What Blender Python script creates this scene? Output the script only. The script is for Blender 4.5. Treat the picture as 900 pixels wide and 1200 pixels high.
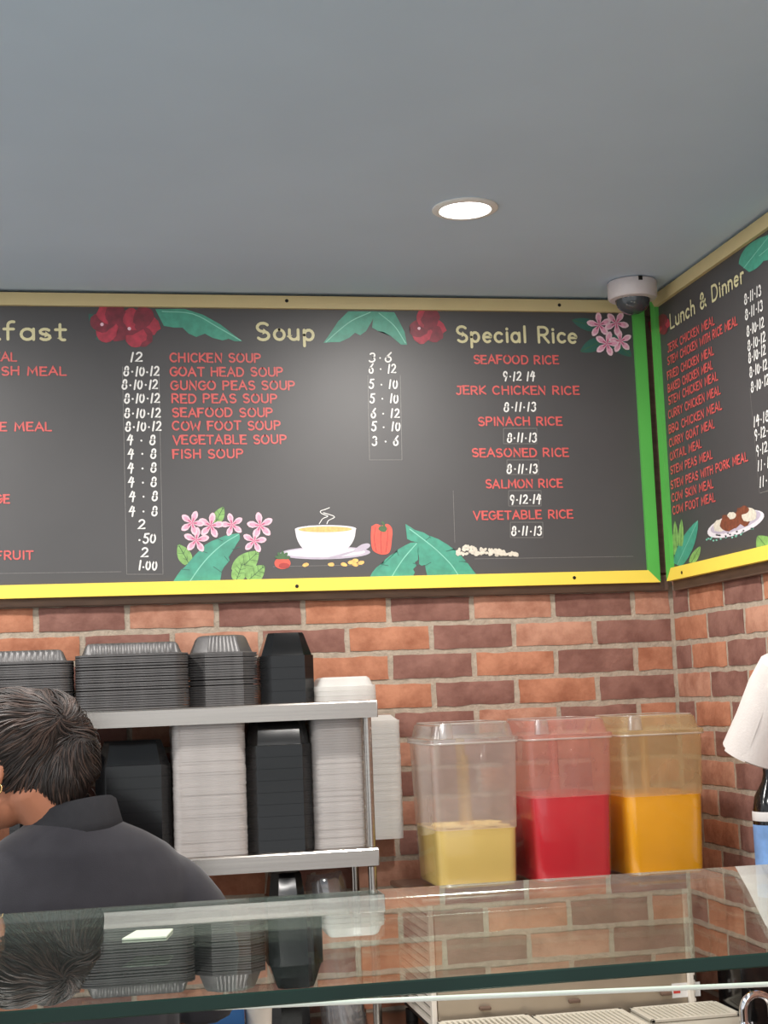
import bpy, bmesh, math, random
from mathutils import Vector, Matrix, noise
random.seed(7)
SC = bpy.context.scene
COL = SC.collection
for _o in list(bpy.data.objects):
    bpy.data.objects.remove(_o)

# ------------------------------------------------------------------ camera, world, exposure
CAM = Vector((-1.40559, -3.47906, 1.63939))
YAW, PITCH, ROLL, FPX = 0.1965, 0.1202, -0.0388, 1755.98
_f = Vector((math.sin(YAW)*math.cos(PITCH), math.cos(YAW)*math.cos(PITCH), math.sin(PITCH)))
_r = Vector((math.cos(YAW), -math.sin(YAW), 0))
_u = _r.cross(_f)
RGT = math.cos(ROLL)*_r + math.sin(ROLL)*_u
UP = -math.sin(ROLL)*_r + math.cos(ROLL)*_u
cd = bpy.data.cameras.new('camera')
cam = bpy.data.objects.new('camera', cd); COL.objects.link(cam)
cam.matrix_world = Matrix(((RGT.x, UP.x, -_f.x, CAM.x), (RGT.y, UP.y, -_f.y, CAM.y), (RGT.z, UP.z, -_f.z, CAM.z), (0, 0, 0, 1)))
cd.sensor_fit = 'VERTICAL'; cd.sensor_height = 36.0; cd.lens = FPX/1200*36.0
cd.clip_start = 0.05
SC.camera = cam

w = bpy.data.worlds.new('world'); SC.world = w; w.use_nodes = True
w.node_tree.nodes['Background'].inputs[0].default_value = (0.93, 0.97, 1.0, 1)
w.node_tree.nodes['Background'].inputs[1].default_value = 0.95
LAMP_W = 13.5
LAMP_COL = (1.0, 0.96, 0.91)
SC.view_settings.view_transform = 'Standard'
SC.view_settings.look = 'None'
SC.view_settings.gamma = 1.0
SC.view_settings.use_curve_mapping = False
SC.view_settings.exposure = 0.0
SC.cycles.max_bounces = 14
SC.cycles.transparent_max_bounces = 40
SC.cycles.transmission_bounces = 12
SC.cycles.sample_clamp_indirect = 6.0

def ray(u, v):
    return _f + RGT*((u-450)/FPX) + UP*((600-v)/FPX)
def at_y(u, v, y):
    d = ray(u, v); return CAM + d*((y-CAM.y)/d.y)
def at_x(u, v, x):
    d = ray(u, v); return CAM + d*((x-CAM.x)/d.x)
def at_z(u, v, z):
    d = ray(u, v); return CAM + d*((z-CAM.z)/d.z)

# ------------------------------------------------------------------ materials
def srgb(r, g, b):
    f = lambda c: (c/255/12.92) if c/255 <= 0.04045 else ((c/255+0.055)/1.055)**2.4
    return (f(r), f(g), f(b), 1)
def mat(name, col, rough=0.5, metal=0.0, spec=0.5, var=0.0, scale=20.0, bump=0.0, bscale=60.0, alpha=1.0, coat=0.0, stretch=None, emis=0.0, trans=0.0, sheen=0.0):
    if name.startswith(('chalk_', 'paint_')): rough, spec = 0.5, 0.85     # the same satin varnish as the board
    m = bpy.data.materials.new(name); m.use_nodes = True
    nt = m.node_tree; b = nt.nodes['Principled BSDF']
    if len(col) == 3: col = (*col, 1)
    b.inputs['Base Color'].default_value = col
    b.inputs['Roughness'].default_value = rough
    b.inputs['Metallic'].default_value = metal
    b.inputs['Specular IOR Level'].default_value = spec
    b.inputs['Alpha'].default_value = alpha
    b.inputs['Coat Weight'].default_value = coat
    b.inputs['Transmission Weight'].default_value = trans
    b.inputs['Sheen Weight'].default_value = sheen
    if emis:
        b.inputs['Emission Color'].default_value = col
        b.inputs['Emission Strength'].default_value = emis
    tc = nt.nodes.new('ShaderNodeTexCoord')
    vec = tc.outputs['Object']
    if stretch:
        mp = nt.nodes.new('ShaderNodeMapping'); mp.inputs['Scale'].default_value = stretch
        nt.links.new(vec, mp.inputs['Vector']); vec = mp.outputs['Vector']
    nz = nt.nodes.new('ShaderNodeTexNoise'); nz.inputs['Scale'].default_value = scale; nz.inputs['Detail'].default_value = 5
    nt.links.new(vec, nz.inputs['Vector'])
    cr = nt.nodes.new('ShaderNodeValToRGB')
    v = max(var, 0.02)
    cr.color_ramp.elements[0].position = 0.3; cr.color_ramp.elements[1].position = 0.7
    cr.color_ramp.elements[0].color = (*[max(0, c*(1-v)) for c in col[:3]], 1)
    cr.color_ramp.elements[1].color = (*[min(1, c*(1+v)) for c in col[:3]], 1)
    nt.links.new(nz.outputs['Fac'], cr.inputs['Fac'])
    nt.links.new(cr.outputs['Color'], b.inputs['Base Color'])
    if bump:
        n2 = nt.nodes.new('ShaderNodeTexNoise'); n2.inputs['Scale'].default_value = bscale; n2.inputs['Detail'].default_value = 6
        nt.links.new(vec, n2.inputs['Vector'])
        bp = nt.nodes.new('ShaderNodeBump'); bp.inputs['Strength'].default_value = bump; bp.inputs['Distance'].default_value = 0.004
        nt.links.new(n2.outputs['Fac'], bp.inputs['Height']); nt.links.new(bp.outputs['Normal'], b.inputs['Normal'])
    return m

def clear_mat(name, tint, white, wcol=(0.8, 0.78, 0.75), gloss=0.04, rough=0.04, edge=0.8):
    """thin clear plastic: see-through tint + a share of milky diffuse + facing-dependent reflection"""
    m = bpy.data.materials.new(name); m.use_nodes = True
    nt = m.node_tree; nt.nodes.remove(nt.nodes['Principled BSDF'])
    out = nt.nodes['Material Output']
    tr = nt.nodes.new('ShaderNodeBsdfTransparent'); tr.inputs[0].default_value = (*tint, 1)
    df = nt.nodes.new('ShaderNodeBsdfDiffuse'); df.inputs[0].default_value = (*wcol, 1)
    tl = nt.nodes.new('ShaderNodeBsdfTranslucent'); tl.inputs[0].default_value = (*wcol, 1)
    mw = nt.nodes.new('ShaderNodeMixShader'); mw.inputs[0].default_value = 0.4
    nt.links.new(df.outputs[0], mw.inputs[1]); nt.links.new(tl.outputs[0], mw.inputs[2])
    tc = nt.nodes.new('ShaderNodeTexCoord')
    nz = nt.nodes.new('ShaderNodeTexNoise'); nz.inputs['Scale'].default_value = 14
    nt.links.new(tc.outputs['Object'], nz.inputs['Vector'])
    mr = nt.nodes.new('ShaderNodeMapRange'); mr.inputs['To Min'].default_value = white*0.75; mr.inputs['To Max'].default_value = white*1.25
    nt.links.new(nz.outputs['Fac'], mr.inputs['Value'])
    m1 = nt.nodes.new('ShaderNodeMixShader')
    nt.links.new(mr.outputs[0], m1.inputs[0])
    nt.links.new(tr.outputs[0], m1.inputs[1]); nt.links.new(mw.outputs[0], m1.inputs[2])
    gl = nt.nodes.new('ShaderNodeBsdfGlossy'); gl.inputs['Roughness'].default_value = rough
    lw = nt.nodes.new('ShaderNodeLayerWeight'); lw.inputs['Blend'].default_value = 0.5
    pw = nt.nodes.new('ShaderNodeMath'); pw.operation = 'POWER'; pw.inputs[1].default_value = 4.0
    nt.links.new(lw.outputs['Facing'], pw.inputs[0])
    ma = nt.nodes.new('ShaderNodeMath'); ma.operation = 'MULTIPLY_ADD'; ma.inputs[1].default_value = edge; ma.inputs[2].default_value = gloss
    nt.links.new(pw.outputs[0], ma.inputs[0])
    m2 = nt.nodes.new('ShaderNodeMixShader')
    nt.links.new(ma.outputs[0], m2.inputs[0]); nt.links.new(m1.outputs[0], m2.inputs[1]); nt.links.new(gl.outputs[0], m2.inputs[2])
    nt.links.new(m2.outputs[0], out.inputs[0])
    return m

def sheet_glass():
    """horizontal pane: Schlick reflection at each face over a slightly green see-through"""
    m = bpy.data.materials.new('sheet_glass'); m.use_nodes = True
    nt = m.node_tree; nt.nodes.remove(nt.nodes['Principled BSDF'])
    out = nt.nodes['Material Output']
    tr = nt.nodes.new('ShaderNodeBsdfTransparent'); tr.inputs[0].default_value = (0.80, 0.88, 0.83, 1)
    gl = nt.nodes.new('ShaderNodeBsdfGlossy'); gl.inputs['Roughness'].default_value = 0.0; gl.inputs[0].default_value = (0.97, 1, 0.98, 1)
    ge = nt.nodes.new('ShaderNodeNewGeometry')
    dt = nt.nodes.new('ShaderNodeVectorMath'); dt.operation = 'DOT_PRODUCT'
    nt.links.new(ge.outputs['Normal'], dt.inputs[0]); nt.links.new(ge.outputs['Incoming'], dt.inputs[1])
    ab = nt.nodes.new('ShaderNodeMath'); ab.operation = 'ABSOLUTE'; nt.links.new(dt.outputs['Value'], ab.inputs[0])
    om = nt.nodes.new('ShaderNodeMath'); om.operation = 'SUBTRACT'; om.inputs[0].default_value = 1.0; nt.links.new(ab.outputs[0], om.inputs[1])
    pw = nt.nodes.new('ShaderNodeMath'); pw.operation = 'POWER'; pw.inputs[1].default_value = 5.0; nt.links.new(om.outputs[0], pw.inputs[0])
    ma = nt.nodes.new('ShaderNodeMath'); ma.operation = 'MULTIPLY_ADD'; ma.inputs[1].default_value = 0.955; ma.inputs[2].default_value = 0.045
    nt.links.new(pw.outputs[0], ma.inputs[0])
    mx = nt.nodes.new('ShaderNodeMixShader')
    nt.links.new(ma.outputs[0], mx.inputs[0]); nt.links.new(tr.outputs[0], mx.inputs[1]); nt.links.new(gl.outputs[0], mx.inputs[2])
    nt.links.new(mx.outputs[0], out.inputs[0])
    return m

def brick_mat(name, col, dark, strength=1.0):
    m = bpy.data.materials.new(name); m.use_nodes = True
    nt = m.node_tree; b = nt.nodes['Principled BSDF']; b.inputs['Roughness'].default_value = 0.85
    b.inputs['Specular IOR Level'].default_value = 0.25
    tc = nt.nodes.new('ShaderNodeTexCoord')
    n1 = nt.nodes.new('ShaderNodeTexNoise'); n1.inputs['Scale'].default_value = 16; n1.inputs['Detail'].default_value = 7; n1.inputs['Roughness'].default_value = 0.6
    nt.links.new(tc.outputs['Object'], n1.inputs['Vector'])
    cr = nt.nodes.new('ShaderNodeValToRGB')
    cr.color_ramp.elements[0].position = 0.33; cr.color_ramp.elements[1].position = 0.62
    cr.color_ramp.elements[0].color = dark; cr.color_ramp.elements[1].color = col
    nt.links.new(n1.outputs['Fac'], cr.inputs['Fac'])
    nt.links.new(cr.outputs['Color'], b.inputs['Base Color'])
    n2 = nt.nodes.new('ShaderNodeTexNoise'); n2.inputs['Scale'].default_value = 90; n2.inputs['Detail'].default_value = 8
    nt.links.new(tc.outputs['Object'], n2.inputs['Vector'])
    bp = nt.nodes.new('ShaderNodeBump'); bp.inputs['Strength'].default_value = 0.5; bp.inputs['Distance'].default_value = 0.003
    nt.links.new(n2.outputs['Fac'], bp.inputs['Height']); nt.links.new(bp.outputs['Normal'], b.inputs['Normal'])
    return m

M = {}
M['brick_light'] = brick_mat('brick_light', srgb(192, 143, 120), srgb(156, 106, 86))
M['brick_orange'] = brick_mat('brick_orange', srgb(188, 130, 102), srgb(154, 98, 74))
M['brick_dark'] = brick_mat('brick_dark', srgb(144, 104, 93), srgb(118, 80, 71))
M['mortar'] = mat('mortar', srgb(172, 158, 142), 0.95, var=0.15, scale=60, bump=0.6, bscale=200, spec=0.2)
M['ceiling'] = mat('ceiling_paint', srgb(198, 216, 234), 0.7, var=0.03, scale=3, spec=0.3)
M['floor'] = mat('floor_tile', srgb(120, 112, 104), 0.4, var=0.1)
M['board'] = mat('chalkboard_paint', srgb(64, 62, 63), 0.5, var=0.08, scale=5, spec=0.85)
M['chalk_red'] = mat('chalk_red', srgb(206, 84, 80), 0.45, var=0.18, scale=300)
M['chalk_white'] = mat('chalk_white', srgb(232, 230, 226), 0.45, var=0.1, scale=300)
M['chalk_grey'] = mat('chalk_grey', srgb(120, 117, 114), 0.45, var=0.2, scale=200)
M['chalk_cream'] = mat('chalk_cream', srgb(214, 206, 160), 0.45, var=0.06, scale=200)
M['gold'] = mat('gold_earring', (0.9, 0.6, 0.25), 0.2, metal=1.0)
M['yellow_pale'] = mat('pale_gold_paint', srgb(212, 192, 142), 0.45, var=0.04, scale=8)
M['yellow'] = mat('yellow_paint', srgb(246, 217, 88), 0.45, var=0.03, scale=8)
M['green'] = mat('green_paint', srgb(88, 176, 78), 0.45, var=0.04, scale=8)
M['screw'] = mat('dark_screw', (0.02, 0.018, 0.015), 0.4, metal=0.6)
M['batten'] = mat('brown_batten', srgb(104, 82, 68), 0.7, var=0.2, scale=14, stretch=(1, 1, 6))
M['teal'] = mat('paint_teal', srgb(62, 150, 126), 0.45, var=0.16, scale=60)
M['teal_dark'] = mat('paint_teal_dark', srgb(36, 92, 80), 0.45, var=0.1)
M['teal_light'] = mat('paint_teal_light', srgb(130, 200, 178), 0.45, var=0.1)
M['leaf'] = mat('paint_leaf', srgb(126, 172, 92), 0.45, var=0.25, scale=90)
M['leaf_dark'] = mat('paint_leaf_dark', srgb(58, 96, 52), 0.45, var=0.2, scale=90)
M['pink'] = mat('paint_pink', srgb(228, 158, 184), 0.45, var=0.16, scale=120)
M['pink_pale'] = mat('paint_pink_pale', srgb(236, 196, 208), 0.45, var=0.12, scale=120)
M['pink_deep'] = mat('paint_pink_deep', srgb(196, 92, 128), 0.45, var=0.15, scale=120)
M['crimson'] = mat('paint_crimson', srgb(170, 40, 62), 0.45, var=0.3, scale=70)
M['crimson_dark'] = mat('paint_crimson_dark', srgb(120, 24, 44), 0.45, var=0.3, scale=70)
M['paint_white'] = mat('paint_white', srgb(226, 220, 226), 0.45, var=0.07, scale=50)
M['paint_shadow'] = mat('paint_lilac', srgb(186, 176, 192), 0.45, var=0.07, scale=50)
M['soup'] = mat('paint_soup', srgb(214, 182, 106), 0.45, var=0.2, scale=160)
M['pepper'] = mat('paint_pepper', srgb(222, 84, 66), 0.45, var=0.15, scale=60)
M['pepper_dark'] = mat('paint_pepper_dark', srgb(170, 46, 40), 0.45, var=0.15, scale=60)
M['corn'] = mat('paint_corn', srgb(238, 186, 104), 0.45, var=0.2, scale=150)
M['rice'] = mat('paint_rice', srgb(216, 208, 192), 0.45, var=0.15, scale=150)
M['meat'] = mat('paint_meat', srgb(120, 62, 38), 0.45, var=0.35, scale=110)
M['steel'] = mat('brushed_steel', srgb(188, 181, 174), 0.26, metal=1.0, var=0.06, scale=6, stretch=(0.6, 8, 40), bump=0.02, bscale=40)
M['chrome'] = mat('chrome', (0.85, 0.85, 0.87), 0.06, metal=1.0)
M['steel_panel'] = mat('panel_beige_steel', srgb(178, 164, 146), 0.35, metal=0.4, var=0.05, scale=8)
M['foil_black'] = mat('black_foil_tray', srgb(90, 88, 88), 0.45, metal=0.35, var=0.2, scale=40, spec=0.7)
M['black_plastic'] = mat('black_plastic', srgb(15, 15, 16), 0.14, var=0.1, spec=0.6)
M['milky'] = clear_mat('milky_clear_plastic', (0.93, 0.92, 0.9), 0.74, (0.78, 0.74, 0.72), 0.06, 0.15, 0.5)
M['milky_white'] = clear_mat('white_clear_plastic', (0.95, 0.94, 0.92), 0.82, (0.86, 0.84, 0.81), 0.06, 0.12, 0.5)
M['clear'] = clear_mat('clear_bowl_plastic', (0.95, 0.93, 0.92), 0.36, (0.82, 0.73, 0.68), 0.06, 0.06, 0.6)
M['clear_wet'] = clear_mat('clear_bowl_wet', (0.98, 0.98, 0.98), 0.03, (0.8, 0.78, 0.74), 0.05, 0.05, 0.5)
M['clear_lid'] = clear_mat('clear_lid_plastic', (0.96, 0.95, 0.94), 0.18, (0.85, 0.80, 0.76), 0.25, 0.18, 0.6)
M['spray'] = clear_mat('juice_spray', (0.98, 0.92, 0.75), 0.2, (0.9, 0.74, 0.42), 0.05, 0.2, 0.3)
M['clear_red'] = clear_mat('clear_bowl_red_film', (0.98, 0.89, 0.87), 0.36, (0.80, 0.45, 0.39), 0.05, 0.03, 0.7)
M['clear_orange'] = clear_mat('clear_bowl_orange_film', (0.97, 0.92, 0.80), 0.36, (0.78, 0.63, 0.37), 0.05, 0.03, 0.7)
M['film'] = clear_mat('clear_film', (0.9, 0.9, 0.9), 0.10, (0.8, 0.8, 0.8), 0.16, 0.05, 0.7)
M['cup_clear'] = clear_mat('clear_cup', (0.9, 0.9, 0.92), 0.25, (0.75, 0.74, 0.76), 0.08, 0.05, 0.6)
M['juice_yellow'] = mat('pale_yellow_juice', srgb(234, 203, 118), 0.15, var=0.05, scale=10)
M['foam'] = mat('juice_foam', srgb(240, 214, 140), 0.6, var=0.12, scale=90, bump=0.5, bscale=120)
M['juice_red'] = mat('red_juice', srgb(210, 38, 52), 0.15, var=0.05, scale=10)
M['juice_orange'] = mat('orange_juice', srgb(252, 176, 20), 0.15, var=0.05, scale=10)
M['white_plastic'] = mat('white_plastic', srgb(226, 218, 206), 0.35, var=0.02)
M['cream_plastic'] = mat('cream_plastic', srgb(206, 200, 184), 0.4, var=0.03)
M['camera_white'] = mat('white_camera_housing', srgb(216, 206, 206), 0.4, var=0.02)
M['dome'] = mat('smoked_dome', srgb(66, 70, 74), 0.08, var=0.05, spec=0.7)
M['dark'] = mat('dark_void', (0.012, 0.010, 0.010), 0.6)
M['glass'] = sheet_glass()
M['glass_edge'] = mat('green_glass_edge', (0.006, 0.022, 0.016), 0.3, var=0.35, scale=6, spec=0.3)
M['paper'] = mat('white_paper', srgb(216, 208, 203), 0.9, var=0.03, scale=30, bump=0.15, bscale=250, spec=0.2)
M['card_core'] = mat('cardboard_core', (0.03, 0.025, 0.022), 0.9)
M['skin'] = mat('brown_skin', srgb(176, 116, 88), 0.5, var=0.08, scale=18)
M['lips'] = mat('lips', srgb(140, 70, 64), 0.4)
M['eye'] = mat('eye_white', srgb(226, 222, 216), 0.2)
M['iris'] = mat('iris', (0.02, 0.01, 0.006), 0.2)
M['hair'] = mat('dark_brown_hair', srgb(38, 30, 27), 0.55, var=0.45, scale=22, spec=0.5, stretch=(1, 1, 1))
M['hair_light'] = mat('lighter_brown_hair', srgb(72, 56, 49), 0.55, var=0.35, scale=22)
M['shirt'] = mat('charcoal_polo_cloth', srgb(50, 49, 54), 0.9, var=0.06, scale=40, bump=0.1, bscale=500, spec=0.2, sheen=0.2)
M['collar'] = mat('charcoal_collar_knit', srgb(48, 48, 51), 0.95, var=0.06, scale=60, bump=0.15, bscale=400, spec=0.15)
M['trousers'] = mat('black_trousers', (0.012, 0.013, 0.018), 0.9)
M['shoe'] = mat('black_shoe', (0.01, 0.01, 0.01), 0.5)
M['gold'] = mat('gold_earring', (0.9, 0.6, 0.25), 0.2, metal=1.0)
M['blue'] = mat('blue_card', srgb(24, 84, 140), 0.5, var=0.05)
M['label_blue'] = mat('label_blue', srgb(120, 160, 214), 0.45, var=0.2, scale=30)
M['label_white'] = mat('label_white', srgb(226, 224, 222), 0.5)
M['label_red'] = mat('label_red', srgb(196, 60, 54), 0.5)
M['tag_white'] = mat('tag_white', srgb(200, 208, 190), 0.4)
M['lid_glint'] = clear_mat('lid_glint_plastic', (0.96, 0.95, 0.94), 0.45, (0.90, 0.84, 0.78), 0.25, 0.15, 0.6)  # paler than the lid, so the added beads read as glints
M['edge_light'] = mat('pale_glass_edge', srgb(120, 130, 124), 0.2, var=0.1)
M['lamp_trim'] = mat('lamp_trim_white', srgb(236, 234, 230), 0.5)
M['lamp_glow'] = mat('lamp_glow', (1.0, 0.95, 0.88), 0.5, emis=14.0)

# ------------------------------------------------------------------ mesh helpers
def obj(name, bm, material, parent=None, smooth=None, loc=None):
    me = bpy.data.meshes.new(name)
    bmesh.ops.recalc_face_normals(bm, faces=bm.faces[:]) if smooth is not False else None
    bm.to_mesh(me); bm.free()
    for m in (material if isinstance(material, (list, tuple)) else [material]):
        me.materials.append(m)
    if smooth:
        for p in me.polygons: p.use_smooth = True
        try: me.set_sharp_from_angle(angle=math.radians(smooth if smooth is not True else 40))
        except Exception: pass
    o = bpy.data.objects.new(name, me); COL.objects.link(o)
    if parent is not None:
        o.parent = parent
        o.matrix_parent_inverse = Matrix.Translation(parent.location).inverted() if parent.type == 'EMPTY' and parent.parent is None else Matrix()
    if loc is not None: o.location = loc
    return o
def tag(o, label=None, cat=None, group=None, kind=None):
    if label: o['label'] = label
    if cat: o['category'] = cat
    if group: o['group'] = group
    if kind: o['kind'] = kind
    return o
def thing(name, label, cat, loc, group=None):
    o = bpy.data.objects.new(name, None); COL.objects.link(o)
    o.location = loc; o.empty_display_size = 0.05
    return tag(o, label, cat, group)
def NB(): return bmesh.new()
def box(bm, x0, x1, y0, y1, z0, z1, bev=0.0, mi=0, seg=2):
    vs = [bm.verts.new((x, y, z)) for x in (x0, x1) for y in (y0, y1) for z in (z0, z1)]
    idx = [(0, 1, 3, 2), (4, 6, 7, 5), (0, 4, 5, 1), (2, 3, 7, 6), (0, 2, 6, 4), (1, 5, 7, 3)]
    fs = [bm.faces.new([vs[i] for i in q]) for q in idx]
    for f in fs: f.material_index = mi
    if bev > 0:
        es = list({e for f in fs for e in f.edges})
        r = bmesh.ops.bevel(bm, geom=es, offset=bev, segments=seg, affect='EDGES', profile=0.5)
        for f in r['faces']: f.material_index = mi
def prism(bm, pts, z0, z1, axis='z', mi=0):
    def P(a, b, c): return (a, b, c) if axis == 'z' else ((a, c, b) if axis == 'y' else (c, a, b))
    lo = [bm.verts.new(P(a, b, z0)) for a, b in pts]; hi = [bm.verts.new(P(a, b, z1)) for a, b in pts]
    n = len(pts)
    fs = [bm.faces.new(lo[::-1]), bm.faces.new(hi)]
    for i in range(n):
        fs.append(bm.faces.new((lo[i], lo[(i+1) % n], hi[(i+1) % n], hi[i])))
    for f in fs: f.material_index = mi
def rrect(hx, hy, r, n=4):
    pts = []
    for cx, cy, a0 in ((hx-r, hy-r, 0), (-hx+r, hy-r, 90), (-hx+r, -hy+r, 180), (hx-r, -hy+r, 270)):
        for k in range(n+1):
            a = math.radians(a0+90*k/n); pts.append((cx+r*math.cos(a), cy+r*math.sin(a)))
    return pts
def loft(bm, rings, cap0=True, cap1=True, mi=0, closed=True):
    R = [[bm.verts.new(p) for p in ring] for ring in rings]
    n = len(R[0])
    for a, b in zip(R, R[1:]):
        for i in range(n if closed else n-1):
            f = bm.faces.new((a[i], a[(i+1) % n], b[(i+1) % n], b[i])); f.material_index = mi
    if cap0: bm.faces.new(R[0][::-1]).material_index = mi
    if cap1: bm.faces.new(R[-1]).material_index = mi
    return R
def lathe(bm, prof, c=(0, 0, 0), n=32, mat4=None, cap0=True, cap1=True, mi=0):
    rings = []
    for r, z in prof:
        ring = []
        for i in range(n):
            a = 2*math.pi*i/n
            p = Vector((r*math.cos(a), r*math.sin(a), z))
            if mat4: p = mat4 @ p
            ring.append(p + Vector(c))
        rings.append(ring)
    return loft(bm, rings, cap0, cap1, mi)
def tube(bm, pts, rad, n=8, mi=0, cap=True):
    pts = [Vector(p) for p in pts]
    rings = []; prev = None
    for i, p in enumerate(pts):
        t = (pts[min(i+1, len(pts)-1)] - pts[max(i-1, 0)]).normalized()
        if prev is None:
            a = Vector((0, 0, 1)) if abs(t.z) < 0.9 else Vector((1, 0, 0))
            nn = t.cross(a).normalized()
        else:
            nn = (prev - t*prev.dot(t)).normalized()
        prev = nn; bb = t.cross(nn)
        r = rad[i] if isinstance(rad, (list, tuple)) else rad
        rings.append([p + (nn*math.cos(2*math.pi*k/n) + bb*math.sin(2*math.pi*k/n))*r for k in range(n)])
    loft(bm, rings, cap, cap, mi)
def smooth_pts(pts, k=6):
    if len(pts) < 3: return [Vector(p) for p in pts]
    P = [Vector(p) for p in pts]; P = [P[0]*2-P[1]] + P + [P[-1]*2-P[-2]]
    out = []
    for i in range(1, len(P)-2):
        for j in range(k):
            t = j/k; a, b, c, d = P[i-1], P[i], P[i+1], P[i+2]
            out.append(0.5*((2*b) + (c-a)*t + (2*a-5*b+4*c-d)*t*t + (3*b-a-3*c+d)*t**3))
    out.append(P[-2]); return out
def ellipsoid(bm, c, r, rot=None, u=24, v=16):
    m = Matrix.Translation(Vector(c)) @ (rot.to_4x4() if rot else Matrix()) @ Matrix.Diagonal((r[0], r[1], r[2], 1))
    bmesh.ops.create_uvsphere(bm, u_segments=u, v_segments=v, radius=1.0, matrix=m)
def remesh(bm, voxel, smooth=6):
    """union every closed piece in bm into one continuous skin; returns a new bmesh"""
    me = bpy.data.meshes.new('tmp'); bm.to_mesh(me); bm.free()
    o = bpy.data.objects.new('tmp', me); COL.objects.link(o)
    md = o.modifiers.new('r', 'REMESH'); md.mode = 'VOXEL'; md.voxel_size = voxel
    if smooth:
        ms = o.modifiers.new('s', 'SMOOTH'); ms.factor = 0.5; ms.iterations = smooth
    dg = bpy.context.evaluated_depsgraph_get(); ev = o.evaluated_get(dg)
    me2 = bpy.data.meshes.new_from_object(ev)
    b2 = bmesh.new(); b2.from_mesh(me2)
    bpy.data.objects.remove(o); bpy.data.meshes.remove(me); bpy.data.meshes.remove(me2)
    return b2

# ------------------------------------------------------------------ setting
BL, BH, J = 0.2032, 0.0677, 0.013
ZBED = 1.80            # a bed joint of the brickwork
def brick_wall(name, right):
    bm = NB()
    x0 = -3.2
    L = 3.2
    # mortar sheet with thickness
    if right: box(bm, 0.0028, 0.12, -L, 0.12, 0.0, 2.6, mi=0)
    else: box(bm, -L, 0.006, 0.0028, 0.12, 0.0, 2.6, mi=0)
    rows = range(-12, 27)
    for r in rows:
        zb = ZBED - r*BH; zt = zb + BH
        if zt > 2.6 or zb < 0: continue
        even = (r % 2 == 0)
        off = (0.49 if even else 0.99) if right else (0.5 if even else 1.0)
        s0 = 0.0; s1 = off*BL; k = 0
        while s0 < L-0.05:
            lightb = (k % 2 == 1) if (right and even) or (not right and not even) else (k % 2 == 0)
            rnd = random.random()
            if lightb: mi = 1 if rnd < 0.6 else 2
            else: mi = 3
            if r in (2, 3) and mi == 1 and not right: mi = 2
            a0 = s0 + (J/2 if s0 > 0 else 0.004); a1 = min(s1, L) - J/2
            if not right and s0 == 0: a0 = 0.008
            if a1-a0 > 0.012:
                nx, nz = max(2, int((a1-a0)/0.02)), 4
                face = []
                seed = Vector((r*3.1, k*7.7, 50 if right else 0))
                tilt = random.uniform(-0.0012, 0.0012)
                for j in range(nz+1):
                    row = []
                    for i in range(nx+1):
                        s = a0 + (a1-a0)*i/nx; z = zb+J/2 + (BH-J)*j/nz
                        edge = i in (0, nx) or j in (0, nz)
                        nn = noise.noise(Vector((s*40, z*40, 0))+seed)
                        n3 = noise.noise(Vector((s*25, z*25, 9))+seed)
                        if j in (0, nz): z += n3*0.0035
                        if i in (0, nx): s += nn*0.0025
                        d = -0.001 + nn*0.0012 + tilt*(i/nx-0.5)
                        if edge: d += 0.0022
                        row.append((s, d, z))
                    face.append(row)
                def P(s, d, z): return (d, -s, z) if right else (-s, d, z)
                V = [[bm.verts.new(P(*p)) for p in row] for row in face]
                for j in range(nz):
                    for i in range(nx):
                        f = bm.faces.new((V[j][i], V[j][i+1], V[j+1][i+1], V[j+1][i])); f.material_index = mi
                ring = [V[0][i] for i in range(nx+1)] + [V[j][nx] for j in range(1, nz+1)] + [V[nz][i] for i in range(nx-1, -1, -1)] + [V[j][0] for j in range(nz-1, 0, -1)]
                back = []
                for v in ring:
                    c = v.co.copy()
                    if right: c.x = 0.02
                    else: c.y = 0.02
                    back.append(bm.verts.new(c))
                for i in range(len(ring)):
                    f = bm.faces.new((ring[i], ring[(i+1) % len(ring)], back[(i+1) % len(ring)], back[i])); f.material_index = mi
            s0 = s1; s1 += BL; k += 1
    o = obj(name, bm, [M['mortar'], M['brick_light'], M['brick_orange'], M['brick_dark']], smooth=35)
    return tag(o, kind='structure')
wb = brick_wall('wall_back', False)
wr = brick_wall('wall_right', True)
ZC = 2.592
bm = NB(); box(bm, -3.2, 0.12, -5.2, 0.12, ZC, ZC+0.1); tag(obj('ceiling', bm, M['ceiling']), kind='structure')
bm = NB(); box(bm, -3.2, 0.12, -5.2, 0.12, -0.1, 0.0); tag(obj('floor', bm, M['floor']), kind='structure')

# brown timber battens the boards are fixed to
bm = NB()
box(bm, -3.0, -0.012, -0.016, -0.0035, 1.862, 1.90, 0.002)
box(bm, -3.0, -0.012, -0.016, -0.0035, 2.55, 2.585, 0.002)
box(bm, -0.05, -0.004, -0.012, -0.0035, 1.905, 2.575, 0.001)
tag(obj('trim_1', bm, M['batten']), kind='structure')
bm = NB()
box(bm, -0.016, -0.0035, -3.0, -0.05, 1.858, 1.90, 0.003)
box(bm, -0.016, -0.0035, -3.0, -0.05, 2.55, 2.585, 0.002)
tag(obj('trim_2', bm, M['batten']), kind='structure')

# ------------------------------------------------------------------ menu boards
PF = 0.0240     # painted face of a board, metres out from the wall
def arc(cx, cy, rx, ry, a0, a1, n=10):
    return [(cx+rx*math.cos(math.radians(a0+(a1-a0)*i/n)), cy+ry*math.sin(math.radians(a0+(a1-a0)*i/n))) for i in range(n+1)]
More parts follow.
